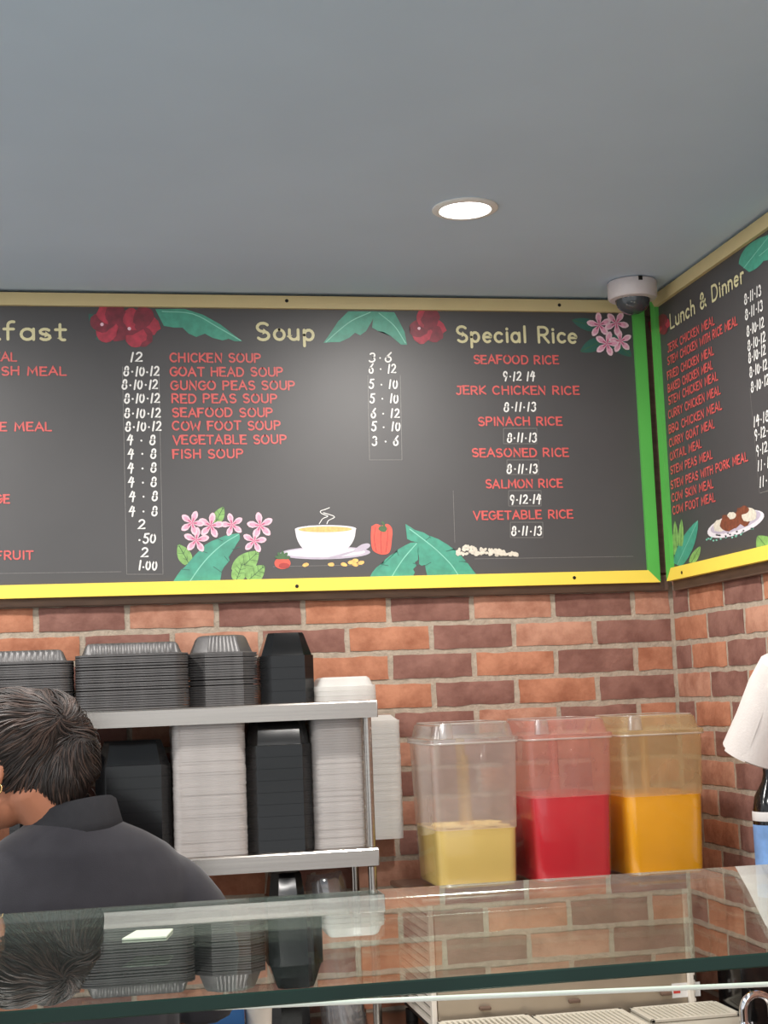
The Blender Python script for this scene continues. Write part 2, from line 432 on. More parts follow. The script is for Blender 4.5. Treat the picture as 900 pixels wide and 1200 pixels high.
# hand lettering: each glyph is (advance, strokes) on a cap height of 1
GL = {
 'A': (.80, [[(0, 0), (.36, 1), (.74, 0)], [(.14, .36), (.60, .36)]]),
 'B': (.72, [[(.06, 0), (.06, 1)], [(.06, 1)]+arc(.34, .76, .24, .24, 90, -90, 6)+[(.06, .52)], [(.34, .52)]+arc(.38, .26, .26, .26, 90, -90, 6)+[(.06, 0)]]),
 'C': (.76, [arc(.40, .5, .36, .5, 48, 312, 12)]),
 'D': (.78, [[(.06, 0), (.06, 1)], [(.06, 1)]+arc(.30, .5, .40, .5, 80, -80, 10)+[(.06, 0)]]),
 'E': (.66, [[(.58, 1), (.06, 1), (.06, 0), (.60, 0)], [(.06, .52), (.50, .52)]]),
 'F': (.64, [[(.58, 1), (.06, 1), (.06, 0)], [(.06, .52), (.48, .52)]]),
 'G': (.80, [arc(.40, .5, .36, .5, 50, 345, 13)+[(.74, .46), (.46, .46)]]),
 'H': (.76, [[(.06, 0), (.06, 1)], [(.66, 0), (.66, 1)], [(.06, .52), (.66, .52)]]),
 'I': (.24, [[(.12, 0), (.12, 1)]]),
 'J': (.60, [[(.48, 1), (.48, .26)]+arc(.27, .24, .21, .24, 0, -150, 7), [(.20, 1), (.62, 1)]]),
 'K': (.70, [[(.06, 0), (.06, 1)], [(.60, 1), (.08, .46), (.64, 0)]]),
 'L': (.62, [[(.06, 1), (.06, 0), (.56, 0)]]),
 'M': (.92, [[(.04, 0), (.12, 1), (.43, .30), (.74, 1), (.84, 0)]]),
 'N': (.78, [[(.06, 0), (.06, 1), (.68, 0), (.68, 1)]]),
 'O': (.84, [arc(.40, .5, .37, .5, 90, 450, 18)]),
 'P': (.70, [[(.06, 0), (.06, 1)], [(.06, 1)]+arc(.34, .74, .28, .26, 90, -90, 8)+[(.06, .48)]]),
 'R': (.72, [[(.06, 0), (.06, 1)], [(.06, 1)]+arc(.34, .74, .26, .26, 90, -90, 8)+[(.06, .48)], [(.30, .48), (.64, 0)]]),
 'S': (.70, [arc(.34, .75, .27, .25, 35, 270, 9)+arc(.34, .25, .28, .25, 90, -145, 9)]),
 'T': (.70, [[(.02, 1), (.66, 1)], [(.34, 1), (.34, 0)]]),
 'U': (.76, [[(.06, 1), (.06, .34)]+arc(.36, .32, .30, .32, 180, 360, 9)+[(.66, 1)]]),
 'V': (.74, [[(.02, 1), (.35, 0), (.70, 1)]]),
 'W': (1.0, [[(.02, 1), (.24, 0), (.48, .72), (.72, 0), (.94, 1)]]),
 'X': (.70, [[(.04, 1), (.62, 0)], [(.62, 1), (.04, 0)]]),
 'Y': (.70, [[(.04, 1), (.34, .5), (.34, 0)], [(.64, 1), (.34, .5)]]),
 'a': (.60, [arc(.28, .30, .23, .30, 0, 360, 14), [(.51, .60), (.51, 0)]]),
 'c': (.54, [arc(.29, .30, .24, .30, 45, 315, 10)]),
 'e': (.58, [[(.06, .32), (.51, .32)]+arc(.28, .30, .23, .30, 5, 310, 12)]),
 'f': (.44, [arc(.32, .80, .17, .20, 70, 180, 5)+[(.15, 0)], [(.00, .58), (.36, .58)]]),
 'h': (.58, [[(.07, 0), (.07, 1.02)], [(.07, .36)]+arc(.28, .36, .21, .24, 180, 0, 8)+[(.49, 0)]]),
 'i': (.22, [[(.10, 0), (.10, .60)], [(.10, .84), (.10, .87)]]),
 'k': (.56, [[(.07, 0), (.07, 1.02)], [(.46, .60), (.09, .26), (.50, 0)]]),
 'l': (.22, [[(.10, 0), (.10, 1.02)]]),
 'n': (.58, [[(.07, 0), (.07, .60)], [(.07, .36)]+arc(.28, .36, .21, .24, 180, 0, 8)+[(.49, 0)]]),
 'o': (.60, [arc(.29, .30, .24, .30, 90, 450, 16)]),
 'p': (.60, [[(.08, -.36), (.08, .60)], arc(.30, .30, .22, .30, 180, 540, 14)]),
 'r': (.44, [[(.08, 0), (.08, .60)], [(.08, .36)]+arc(.26, .36, .18, .24, 180, 50, 5)]),
 's': (.50, [arc(.24, .45, .18, .15, 35, 270, 7)+arc(.24, .15, .19, .15, 90, -145, 7)]),
 't': (.44, [[(.17, .88), (.17, .14)]+arc(.30, .14, .13, .14, 180, 290, 5), [(.00, .58), (.38, .58)]]),
 'u': (.58, [[(.07, .60), (.07, .24)]+arc(.28, .24, .21, .24, 180, 360, 8), [(.49, .60), (.49, 0)]]),
 '&': (.80, [[(.74, .02), (.16, .72)]+arc(.30, .80, .16, .20, 205, -30, 7)+[(.16, .42)]+arc(.28, .24, .22, .24, 130, 320, 8)+[(.66, .48)]]),
 '0': (.62, [arc(.28, .42, .23, .42, 90, 450, 14)]),
 '1': (.34, [[(.20, .92), (.12, 0)]]),
 '2': (.64, [arc(.28, .68, .22, .24, 160, -30, 8)+[(.06, .02), (.58, .06)]]),
 '3': (.62, [arc(.26, .70, .20, .22, 150, -80, 8)+arc(.26, .24, .24, .25, 85, -150, 9)]),
 '4': (.64, [[(.28, .95), (.06, .42), (.56, .46)], [(.46, .85), (.38, -.06)]]),
 '5': (.64, [[(.56, .95), (.20, .93), (.13, .55)]+arc(.28, .30, .25, .30, 95, -150, 9)]),
 '6': (.62, [[(.48, .98), (.22, .62)]+arc(.29, .26, .23, .27, 150, 510, 14)]),
 '8': (.64, [arc(.30, .70, .18, .22, 270, -90, 12)+arc(.28, .24, .24, .25, 90, 450, 14)]),
 '9': (.62, [arc(.28, .66, .20, .26, 10, 370, 12)+[(.46, .40), (.34, -.05)]]),
 '-': (.40, [[(.18, .40), (.21, .41)]]),
 '.': (.30, [[(.10, .30), (.12, .32)]]),
 ' ': (.42, []),
}
GL['Q'] = (.84, GL['O'][1] + [[(.48, .24), (.78, -.06)]])
class Face:
    """the painted face of a board: turns board pixels of the photo into board coordinates (s to the right, z up)"""
    def __init__(self, right): self.right = right
    def uv(self, u, v):
        if self.right:
            p = at_x(u, v, -PF); return (-p.y, p.z)
        p = at_y(u, v, -PF); return (p.x, p.z)
    def pt(self, s, z, layer):
        d = -(PF + 0.0004*layer)
        return (d, -s, z) if self.right else (s, d, z)
BACK, SIDE = Face(False), Face(True)

def ribbon(bm, F, pts, wd, layer=1, mi=0, closed=False):
    n = len(pts)
    if n < 2: return
    if sum(math.dist(a, b) for a, b in zip(pts, pts[1:])) < wd:      # a dot
        x, y = pts[0]
        bm.faces.new([bm.verts.new(F.pt(x+wd*0.6*math.cos(k*math.pi/5), y+wd*0.6*math.sin(k*math.pi/5), layer)) for k in range(10)]).material_index = mi
        return
    L, R = [], []
    for i, (x, y) in enumerate(pts):
        a = pts[max(i-1, 0)]; b = pts[min(i+1, n-1)]
        tx, ty = b[0]-a[0], b[1]-a[1]; l = math.hypot(tx, ty) or 1e-9
        nx, ny = -ty/l, tx/l
        if 0 < i < n-1:
            ax, ay = x-a[0], y-a[1]; la = math.hypot(ax, ay) or 1e-9
            c = max(0.45, abs(nx*(-ay/la) + ny*(ax/la)))
        else: c = 1
        hw = wd/2/c
        L.append(bm.verts.new(F.pt(x+nx*hw, y+ny*hw, layer))); R.append(bm.verts.new(F.pt(x-nx*hw, y-ny*hw, layer)))
    for i in range(n-1):
        bm.faces.new((R[i], R[i+1], L[i+1], L[i])).material_index = mi
    for (x, y) in (pts[0], pts[-1]):
        vs = [bm.verts.new(F.pt(x+wd/2*math.cos(k*math.pi/4), y+wd/2*math.sin(k*math.pi/4), layer+0.1)) for k in range(8)]
        bm.faces.new(vs).material_index = mi
def poly(bm, F, pts, layer=1, mi=0):
    vs = [bm.verts.new(F.pt(x, y, layer)) for x, y in pts]
    f = bm.faces.new(vs); f.material_index = mi
    bmesh.ops.triangulate(bm, faces=[f])
def lettering(F, text, u0, v0, u1, cap, wt=0.14, jit=0.03, layer=3, name='lettering', material='chalk_red', parent=None, slant=0.0):
    """text from pixel (u0, v0) on its baseline to pixel column u1, capitals cap pixels tall"""
    s0, z0 = F.uv(u0, v0)
    _, zt = F.uv(u0, v0-cap); h = zt-z0
    v1 = v0
    for _k in range(6):           # the pixel row where the level baseline meets column u1
        s1, z1 = F.uv(u1, v1); v1 += (z1-z0)/h*cap
    W = sum(GL[c][0] for c in text) + 0.12*(len(text)-1)
    sx = (s1-s0)/W
    bm = NB(); x = 0
    wd = wt*min(h, sx*1.25)
    for c in text:
        adv, strokes = GL[c]
        dx, dy = random.uniform(-jit, jit), random.uniform(-jit, jit)
        for q_, st in enumerate(strokes):
            pts = [(s0 + (x + px + dx + slant*py)*sx, z0 + (py + dy)*h) for px, py in st]
            ribbon(bm, F, pts, wd, layer+0.2*q_)
        x += adv + 0.12
    return obj(name, bm, M[material], parent, smooth=False)

def leaf_shape(F, base, tip, wid, notches=0, bend=0.0, n=26, rnd=None):
    """outline and midrib of a leaf from base to tip (pixels), widest wid pixels"""
    (bx, by), (tx, ty) = base, tip
    dx, dy = tx-bx, ty-by; L = math.hypot(dx, dy); nx, ny = -dy/L, dx/L
    rnd = rnd or random.Random(int(bx*13+by*7))
    mid = lambda t: (bx+dx*t+nx*bend*math.sin(math.pi*t), by+dy*t+ny*bend*math.sin(math.pi*t))
    left, right = [], []
    cut = {rnd.randrange(3, n-2): 0 for _ in range(notches)}; cut2 = {rnd.randrange(3, n-2): 0 for _ in range(notches)}
    for i in range(n+1):
        t = i/n; wv = wid/2*(math.sin(math.pi*min(1, 0.12+0.88*t)**0.85))**0.75 if i < n else 0
        m = mid(t)
        wl = wv*(0.72 if i in cut else 1); wr_ = wv*(0.72 if i in cut2 else 1)
        left.append((m[0]+nx*wl, m[1]+ny*wl)); right.append((m[0]-nx*wr_, m[1]-ny*wr_))
    return [F.uv(*p) for p in left] + [F.uv(*p) for p in right[:-1][::-1]], [F.uv(*mid(t/8)) for t in range(9)], mid, (nx, ny)
def paint_leaf(F, parent, base, tip, wid, mats, notches=0, bend=0, layer=1, vein=0.0016, veins=0):
    bm = NB()
    out, mid, mf, (nx, ny) = leaf_shape(F, base, tip, wid, notches, bend)
    poly(bm, F, out, layer, 0)
    ribbon(bm, F, mid, vein, layer+0.4, 1)
    for k in range(veins):
        t = 0.15 + 0.7*k/max(1, veins-1); a = mf(t); b = mf(min(1, t+0.16))
        for sgn in (1, -1):
            e = (b[0]+sgn*nx*wid*0.36*math.sin(math.pi*t), b[1]+sgn*ny*wid*0.36*math.sin(math.pi*t))
            ribbon(bm, F, [F.uv(*a), F.uv(*e)], vein*0.6, layer+0.3, 2 if len(mats) > 2 else 1)
    return obj('painted_leaf', bm, [M[m] for m in mats], parent, smooth=False)
def petal(bm, F, c, ang, ln, wd, layer, mi):
    a = math.radians(ang); ca, sa = math.cos(a), math.sin(a)
    pts = []
    for t, ww in ((0, .10), (.25, .55), (.55, 1), (.8, .85), (.95, .4), (1.0, .0)):
        pts.append((t*ln, ww*wd/2))
    full = pts + [(x, -y) for x, y in pts[:-1][::-1]]
    poly(bm, F, [F.uv(c[0]+x*ca-y*sa, c[1]-(x*sa+y*ca)) for x, y in full], layer, mi)
def paint_flower(F, parent, c, r, a0, layer=3, name='painted_flower', mats=('pink', 'pink_pale', 'pink_deep')):
    bm = NB()
    for k in range(5):
        a = a0+72*k
        petal(bm, F, c, a, r, r*0.50, layer+0.1*k, 1)
        petal(bm, F, (c[0], c[1]), a, r*0.82, r*0.30, layer+0.1*k+0.05, 0)
        petal(bm, F, (c[0], c[1]), a, r*0.42, r*0.12, layer+0.62, 2)
    return obj(name, bm, [M[m] for m in mats], parent, smooth=False)
def blob(F, c, rx, ry, n=18, rot=0, wob=0.0, seed=1):
    rnd = random.Random(seed); cr, sr = math.cos(math.radians(rot)), math.sin(math.radians(rot))
    out = []
    for k in range(n):
        a = 2*math.pi*k/n; q = 1+rnd.uniform(-wob, wob)
        x, y = rx*q*math.cos(a), ry*q*math.sin(a)
        out.append(F.uv(c[0]+x*cr-y*sr, c[1]+x*sr+y*cr))
    return out
def paint_hibiscus(F, parent, c, r, seed):
    bm = NB(); rnd = random.Random(seed)
    for k in range(6):
        a = k*60+rnd.uniform(-12, 12)
        cc = (c[0]+r*0.5*math.cos(math.radians(a)), c[1]+r*0.5*math.sin(math.radians(a)))
        poly(bm, F, blob(F, cc, r*0.58, r*0.52, 16, a, 0.12, seed+k), 2+0.1*k, k % 2)
    poly(bm, F, blob(F, c, r*0.22, r*0.22, 12, 0, 0.1, seed), 2.9, 1)
    poly(bm, F, blob(F, (c[0]-r*0.5, c[1]+r*0.1), r*0.09, r*0.09, 10), 3.0, 2)
    return obj('painted_hibiscus', bm, [M['crimson'], M['crimson_dark'], M['pink_pale']], parent, smooth=False)

def chalk_box(F, u0, v0, u1, v1, parent, u0b=None, u1b=None, top=True):
    bm = NB(); u0b = u0 if u0b is None else u0b; u1b = u1 if u1b is None else u1b
    A, B_, C_, D_ = F.uv(u0, v0), F.uv(u1, v0), F.uv(u1b, v1), F.uv(u0b, v1)
    pts = [A, D_, C_, B_] + ([A] if top else [])
    for a, b in zip(pts, pts[1:]): ribbon(bm, F, [a, b], 0.0014, 1.5)
    return obj('chalk_outline', bm, M['chalk_grey'], parent, smooth=False)

def rail(name, F, pts, material, parent, t0=0.004, t1=0.034):
    """mitred frame rail: a four-cornered outline on the board's face, given thickness"""
    bm = NB()
    P = lambda s, z, d: (-d, -s, z) if F.right else (s, -d, z)
    lo = [bm.verts.new(P(s, z, t0)) for s, z in pts]; hi = [bm.verts.new(P(s, z, t1)) for s, z in pts]
    bm.faces.new(lo[::-1]); bm.faces.new(hi)
    for i in range(4): bm.faces.new((lo[i], lo[(i+1) % 4], hi[(i+1) % 4], hi[i]))
    bmesh.ops.recalc_face_normals(bm, faces=bm.faces[:])
    return obj(name, bm, M[material], parent)
def screw(F, s, z, parent, d=0.0335):
    bm = NB(); n = 12
    P = lambda s_, z_, q: (-q, -s_, z_) if F.right else (s_, -q, z_)
    loft(bm, [[P(s+rr*math.cos(2*math.pi*k/n), z+rr*math.sin(2*math.pi*k/n), q) for k in range(n)] for rr, q in ((0.0042, d), (0.0042, d+0.0012), (0.0028, d+0.0018))])
    return obj('screw', bm, M['screw'], parent, smooth=False)

ZB0, ZB1, FW = 1.8815, 2.5845, 0.0300
def board(F, root, s0, s1):
    bm = NB()
    if F.right: box(bm, -PF, -0.017, -s1+0.004, -s0-0.004, ZB0+0.004, ZB1-0.004)
    else: box(bm, s0+0.004, s1-0.004, -PF, -0.017, ZB0+0.004, ZB1-0.004)
    obj('panel', bm, M['board'], root)
    i = FW
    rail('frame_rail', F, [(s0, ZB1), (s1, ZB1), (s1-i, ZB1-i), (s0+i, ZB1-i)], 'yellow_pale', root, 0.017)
    rail('frame_rail', F, [(s0, ZB0), (s1, ZB0), (s1-i, ZB0+i), (s0+i, ZB0+i)], 'yellow', root, 0.017)
    rail('frame_stile', F, [(s0, ZB0), (s0+i, ZB0+i), (s0+i, ZB1-i), (s0, ZB1)], 'green', root, 0.017)
    rail('frame_stile', F, [(s1, ZB0), (s1-i, ZB0+i), (s1-i, ZB1-i), (s1, ZB1)], 'green', root, 0.017)

mb = thing('menu_board', 'wide black menu board on the back wall headed Soup and Special Rice', 'menu board', (-1.2, -0.02, ZB0))
F = BACK
board(F, mb, -2.6, -0.040)
for u, v in ((336, 352.5), (655.5, 357.5), (348, 687), (673, 677)):
    p = at_y(u, v, -0.034); screw(F, p.x, p.z, mb)
T = lambda *a, **k: lettering(F, *a, parent=mb, **k)
T('Breakfast', -108, 397, 79, 21, wt=0.16, name='heading', material='chalk_cream', jit=0.015)
T('Soup', 300, 398, 369, 19.5, wt=0.17, name='heading', material='chalk_cream', jit=0.015)
T('Special Rice', 535, 400.5, 677, 18, wt=0.17, name='heading', material='chalk_cream', jit=0.015)
for t, u0, u1, v in (('MEAL', -20, 20, 423), ('FISH MEAL', -14, 78, 439.5), ('E MEAL', 0, 61, 505), ('GE', -6, 12, 589.5), ('FRUIT', -5, 39, 656)):
    T(t, u0, v, u1, 9.5, wt=0.2, name='menu_item')
for t, u0, u1, v in (('CHICKEN SOUP', 199, 306, 424), ('GOAT HEAD SOUP', 199, 332, 440.5), ('GUNGO PEAS SOUP', 200, 346, 456.5), ('RED PEAS SOUP', 201, 325, 472),
                     ('SEAFOOD SOUP', 201.5, 320, 488.5), ('COW FOOT SOUP', 202, 329, 504), ('VEGETABLE SOUP', 202.5, 336, 520.5), ('FISH SOUP', 202.5, 285, 537)):
    T(t, u0, v, u1, 9.8, wt=0.2, name='menu_item')
for t, u0, u1, v in (('SEAFOOD RICE', 555, 655, 426), ('JERK CHICKEN RICE', 534, 679, 462), ('SPINACH RICE', 560, 659, 498.5), ('SEASONED RICE', 553, 667, 535.5),
                     ('SALMON RICE', 569, 660, 572), ('VEGETABLE RICE', 555, 672, 609)):
    T(t, u0, v, u1, 9.3, wt=0.2, name='menu_item')
PR = [('12', 152, 167, 424)] + [('8-10-12', x, x+42, y) for x, y in ((145, 440.5), (143, 456), (145.5, 472), (146, 489.5), (147, 505))] + \
     [('4 - 8', x, x+34, y) for x, y in ((148.5, 521), (149.5, 537), (149.5, 553.5), (150, 570.5), (151, 587), (151, 604.5))] + \
     [('2', 161, 170, 620), ('.50', 162, 183, 636.5), ('2', 165, 174, 653), ('1.00', 162, 184, 668)]
for t, u0, u1, v in PR: T(t, u0, v, u1, 11.5, wt=0.17, name='price', material='chalk_white', slant=0.1)
for t, u0, u1, v in (('3-6', 432, 459, 424), ('6 - 12', 432, 464, 437), ('5 - 10', 432, 466, 455), ('5 - 10', 433, 467, 472), ('6 - 12', 434.5, 468, 489.5), ('5 - 10', 434.5, 469, 505), ('3 - 6', 436, 467, 522)):
    T(t, u0, v, u1, 11, wt=0.16, name='price', material='chalk_white', slant=0.1)
for t, u0, u1, v in (('9-12 14', 589, 627, 446), ('8-11-13', 590.5, 628, 482), ('8-11-13', 594, 629, 518), ('8-11-13', 594, 630, 554.5), ('9-12-14', 597, 634, 590.5), ('8-11-13', 599, 635, 627.5)):
    T(t, u0, v, u1, 11, wt=0.16, name='price', material='chalk_white', slant=0.12)
chalk_box(F, 143.5, 430, 186, 673, mb, 148.5, 191, top=False)
chalk_box(F, 431, 440, 469, 539, mb, 433, 471, top=False)
for a in ((590, 502, 629, 520), (594, 539, 631, 556), (596, 575, 634, 593), (598, 612, 636, 630)): chalk_box(F, *a, mb)
bm = NB()
for a, b in (((-60, 673), (142, 670)), ((320, 664), (425, 662)), ((556, 655), (742, 652)), ((531, 575), (533, 636))):
    ribbon(bm, F, [F.uv(*a), F.uv(*b)], 0.0011, 1.2)
obj('chalk_line', bm, M['chalk_grey'], mb, smooth=False)
# painted decoration, lower left
TL = ('teal', 'teal_light', 'teal_dark'); LF = ('leaf', 'leaf_dark', 'leaf_dark')
paint_leaf(F, mb, (252, 613), (262, 594), 13, LF, veins=3)
paint_leaf(F, mb, (221, 660), (209, 638), 16, LF, veins=3)
paint_leaf(F, mb, (276, 672), (303, 646), 24, LF, veins=4)
paint_leaf(F, mb, (277, 680), (284, 660), 17, LF, layer=2, veins=4)
paint_leaf(F, mb, (291, 680), (310, 663), 19, LF, layer=2, veins=4)
def banana(pts, mid, layer=2, cuts=()):
    bm = NB()
    poly(bm, F, [F.uv(*p) for p in pts], layer, 0)
    ribbon(bm, F, [F.uv(*p) for p in smooth2(mid)], 0.0022, layer+0.5, 1)
    for a, b in cuts: ribbon(bm, F, [F.uv(*a), F.uv(*b)], 0.0016, layer+0.4, 2)
    return obj('painted_leaf', bm, [M[m] for m in TL], mb, smooth=False)
def smooth2(p): return [(q.x, q.y) for q in smooth_pts([(a, b, 0) for a, b in p], 4)]
banana([(202, 683), (207, 675), (212, 668), (217, 664), (221, 659), (228, 651), (234, 645), (236, 643), (241, 638), (248, 634), (254, 632), (258, 630), (263, 628), (272, 626), (279, 625), (281, 627),
        (281, 632), (277, 638), (273, 645), (268, 653), (269, 657), (263, 664), (260, 669), (258, 681)], [(222, 682), (234, 665), (246, 651), (262, 637), (280, 626)],
       cuts=(((212, 667), (222, 668)), ((234, 645), (243, 648)), ((254, 631), (261, 634)), ((281, 641), (272, 644)), ((268, 658), (263, 652)), ((260, 671), (250, 664))))
for c, r, a in (((225, 613), 15, 70), ((247, 616), 15.5, 80), ((272, 615), 14, 105), ((305, 616), 16, 100), ((230, 633), 15.5, 85), ((298, 634), 14.5, 80)):
    paint_flower(F, mb, c, r, a)
# the bowl of soup on its saucer with spoon and steam
bm = NB()
poly(bm, F, blob(F, (381, 648), 53, 7.5, 30, -1), 1, 1)
poly(bm, F, blob(F, (381, 647.5), 47, 5.5, 30, -1), 1.3, 0)
obj('painted_saucer', bm, [M['paint_white'], M['paint_shadow']], mb, smooth=False)
bm = NB()
poly(bm, F, [F.uv(*p) for p in smooth2([(385, 653), (400, 649), (415, 645)]) + smooth2([(415, 644), (424, 638), (432, 637), (433, 641), (424, 646), (414, 647)]) + [(400, 652), (386, 655)]], 2, 0)
obj('painted_spoon', bm, [M['paint_shadow']], mb, smooth=False)
bm = NB()
poly(bm, F, [F.uv(*p) for p in smooth2([(345.5, 620), (348, 632), (354, 642), (364, 649), (381, 651), (398, 648), (409, 641), (415, 631), (417, 619.5)])+[(400, 616), (381, 615.5), (362, 616)]], 2.4, 0)
poly(bm, F, blob(F, (381.5, 620), 36, 4.6, 30, -0.5), 2.7, 0)
poly(bm, F, blob(F, (381, 620.4), 31.5, 3.4, 30, -0.5), 2.9, 1)
obj('painted_bowl', bm, [M['paint_white'], M['soup']], mb, smooth=False)
bm = NB()
ribbon(bm, F, [F.uv(*p) for p in smooth2([(374, 614), (378, 608), (384, 605), (377, 602), (375.5, 599), (381, 597), (386, 595)])], 0.0018, 3)
ribbon(bm, F, [F.uv(*p) for p in smooth2([(383, 614), (385, 610), (392, 606), (386, 603), (379, 601)])], 0.0018, 3)
obj('painted_steam', bm, M['chalk_white'], mb, smooth=False)
bm = NB()
poly(bm, F, blob(F, (331, 660), 9.5, 7, 20), 2, 0); poly(bm, F, blob(F, (333, 663), 6.5, 3.4, 16), 2.2, 2)
for k in range(5): petal(bm, F, (331, 655), 15+37*k, 9.5, 4, 2.5+0.1*k, 1)
obj('painted_tomato', bm, [M['pepper'], M['leaf_dark'], M['pepper_dark']], mb, smooth=False)
bm = NB()
poly(bm, F, [F.uv(*p) for p in smooth2([(435, 617), (441, 614), (447, 616), (454, 614), (459.5, 620), (459, 634), (456.5, 647), (449, 650), (441, 648), (436, 643), (434.5, 630), (435, 617)])[:-1]], 2, 0)
for a in ([(447, 619), (446, 632), (447, 648)], [(440, 618), (438.5, 632), (441, 646)], [(454, 617), (454, 632), (452, 647)]): ribbon(bm, F, [F.uv(*p) for p in smooth2(a)], 0.0016, 2.4, 1)
poly(bm, F, blob(F, (449, 620), 5, 4, 12, 0, 0.2, 4), 2.5, 2)
ribbon(bm, F, [F.uv(*p) for p in smooth2([(449, 621), (450, 615), (448, 612)])], 0.005, 2.6, 2)
obj('painted_pepper', bm, [M['pepper'], M['pepper_dark'], M['leaf_dark']], mb, smooth=False)
bm = NB()
for k, (u, v) in enumerate(((358, 662), (388, 661.5), (403, 661.5), (411, 659), (416.5, 657), (416, 661.5), (423, 659.5))): poly(bm, F, blob(F, (u, v), 3.8, 2.3, 12, 15*(k % 3-1), 0.08, k), 2+0.1*k, 0)
obj('painted_corn', bm, [M['corn']], mb, smooth=False)
banana([(433, 677), (436, 671), (441, 665), (445, 662), (449, 660), (451, 656), (457, 651), (464, 647), (466, 648), (466, 644), (473, 640), (481, 636), (488, 635.5), (490, 638), (489.5, 646), (490, 656), (486, 659),
        (488, 663), (484, 667), (486, 671), (484, 675)], [(459, 676), (465, 666), (474, 653), (488, 637)], cuts=(((445, 661), (455, 663)), ((465, 645), (467, 651)), ((490, 662), (484, 660))))
banana([(475, 614), (480, 617), (486, 621), (496, 624), (503, 628), (505, 632), (504, 628), (514, 632), (524, 638), (531, 643), (527, 644.5), (534, 645), (541, 652), (546, 658), (540, 657.5), (548, 660), (553, 667), (558, 673),
        (501, 676), (499, 668), (498, 662), (494, 663), (491, 661), (491, 654), (490, 648), (490, 641), (489, 635.5), (482, 634), (477, 631.5), (476, 622)],
       [(537, 674), (528, 661), (512, 645), (496, 632), (480, 620)], layer=1.4, cuts=(((504, 629), (499, 633)), ((531, 644), (523, 646)), ((546, 658), (538, 658)), ((498, 663), (505, 659))))
bm = NB(); rnd = random.Random(5)
for k in range(90):
    t = rnd.random()**1.2; hgt = 11*(1-t)**0.7 if t > 0.15 else 11*(0.4+t*4)
    u = 536+70*t; v = 649.5 - rnd.random()*max(1.0, hgt) + 1.5*rnd.random()
    poly(bm, F, blob(F, (u, v), 2.6, 1.7, 8, rnd.uniform(0, 180)), 2+0.05*k, 0)
obj('painted_rice', bm, [M['rice']], mb, smooth=False)
# painted decoration along the top
paint_leaf(F, mb, (122, 388), (104, 368), 16, ('teal_dark', 'teal_dark', 'teal_dark'))
paint_leaf(F, mb, (134, 392), (112, 397), 12, ('teal_dark', 'teal_dark', 'teal_dark'))
for c, r, sd in (((131, 378), 23, 3), ((163, 383), 23, 8), ((501, 383), 20, 15)): paint_hibiscus(F, mb, c, r, sd)
banana([(182, 362.5), (216, 362), (238, 369), (258, 380), (272, 391), (284, 400), (275, 400), (268, 397), (261, 399), (249, 396), (240, 391), (230, 395), (221, 391), (214, 384), (204, 384), (192, 382)], [(190, 365), (226, 368), (256, 384), (282, 399)], layer=1.5)
banana([(408, 365), (440, 365), (436, 376), (429, 388), (422, 393), (416, 390), (409, 396), (398, 401), (388, 401), (379, 402), (386, 392), (396, 377)], [(434, 366), (412, 376), (394, 390), (382, 401)], layer=1.5)
banana([(438, 365), (462, 366), (468, 377), (474, 389), (477, 404), (470, 404), (464, 399), (458, 394), (449, 389), (443, 388), (436, 384)], [(444, 367), (462, 382), (475, 402)], layer=1.8)
for b_, t_, w_ in (((704, 400), (680, 412), 15), ((716, 396), (740, 418), 16), ((700, 384), (670, 375), 14)): paint_leaf(F, mb, b_, t_, w_, ('teal_dark', 'leaf_dark', 'leaf_dark'))
for c, r, a in (((702, 381), 15, 95), ((722, 379), 15, 60), ((727, 400), 14, 100), ((711, 403), 15, 75)): paint_flower(F, mb, c, r, a)

# the board on the right wall
sb = thing('menu_board', 'black menu board on the right wall headed Lunch and Dinner, seen at a steep angle', 'menu board', (-0.02, -0.7, ZB0))
F = SIDE
board(F, sb, 0.057, 1.6)
p = at_x(799, 671, -0.034); screw(F, -p.y, p.z, sb)
T = lambda *a, **k: lettering(F, *a, parent=sb, **k)
T('Lunch & Dinner', 786, 385.5, 873, 17, wt=0.17, name='heading', material='chalk_cream', jit=0.015)
RL = [('JERK CHICKEN MEAL', 783, 413, 838, 9), ('STEW CHICKEN WITH RICE MEAL', 783, 428, 865, 9), ('FRIED CHICKEN MEAL', 783, 445, 837, 9), ('BAKED CHICKEN MEAL', 783.5, 460, 836, 9), ('STEW CHICKEN MEAL', 784, 474.5, 842, 9),
      ('CURRY CHICKEN MEAL', 784, 491, 845, 9), ('BBQ CHICKEN MEAL', 784.5, 508, 847, 9), ('CURRY GOAT MEAL', 785, 524, 838, 9), ('OXTAIL MEAL', 786, 539.5, 823, 9), ('STEW PEAS MEAL', 786.5, 556, 836, 9),
      ('STEW PEAS WITH PORK MEAL', 787, 573, 877, 9), ('COW SKIN MEAL', 788, 588, 837, 9), ('COW FOOT MEAL', 789, 603, 839, 9)]

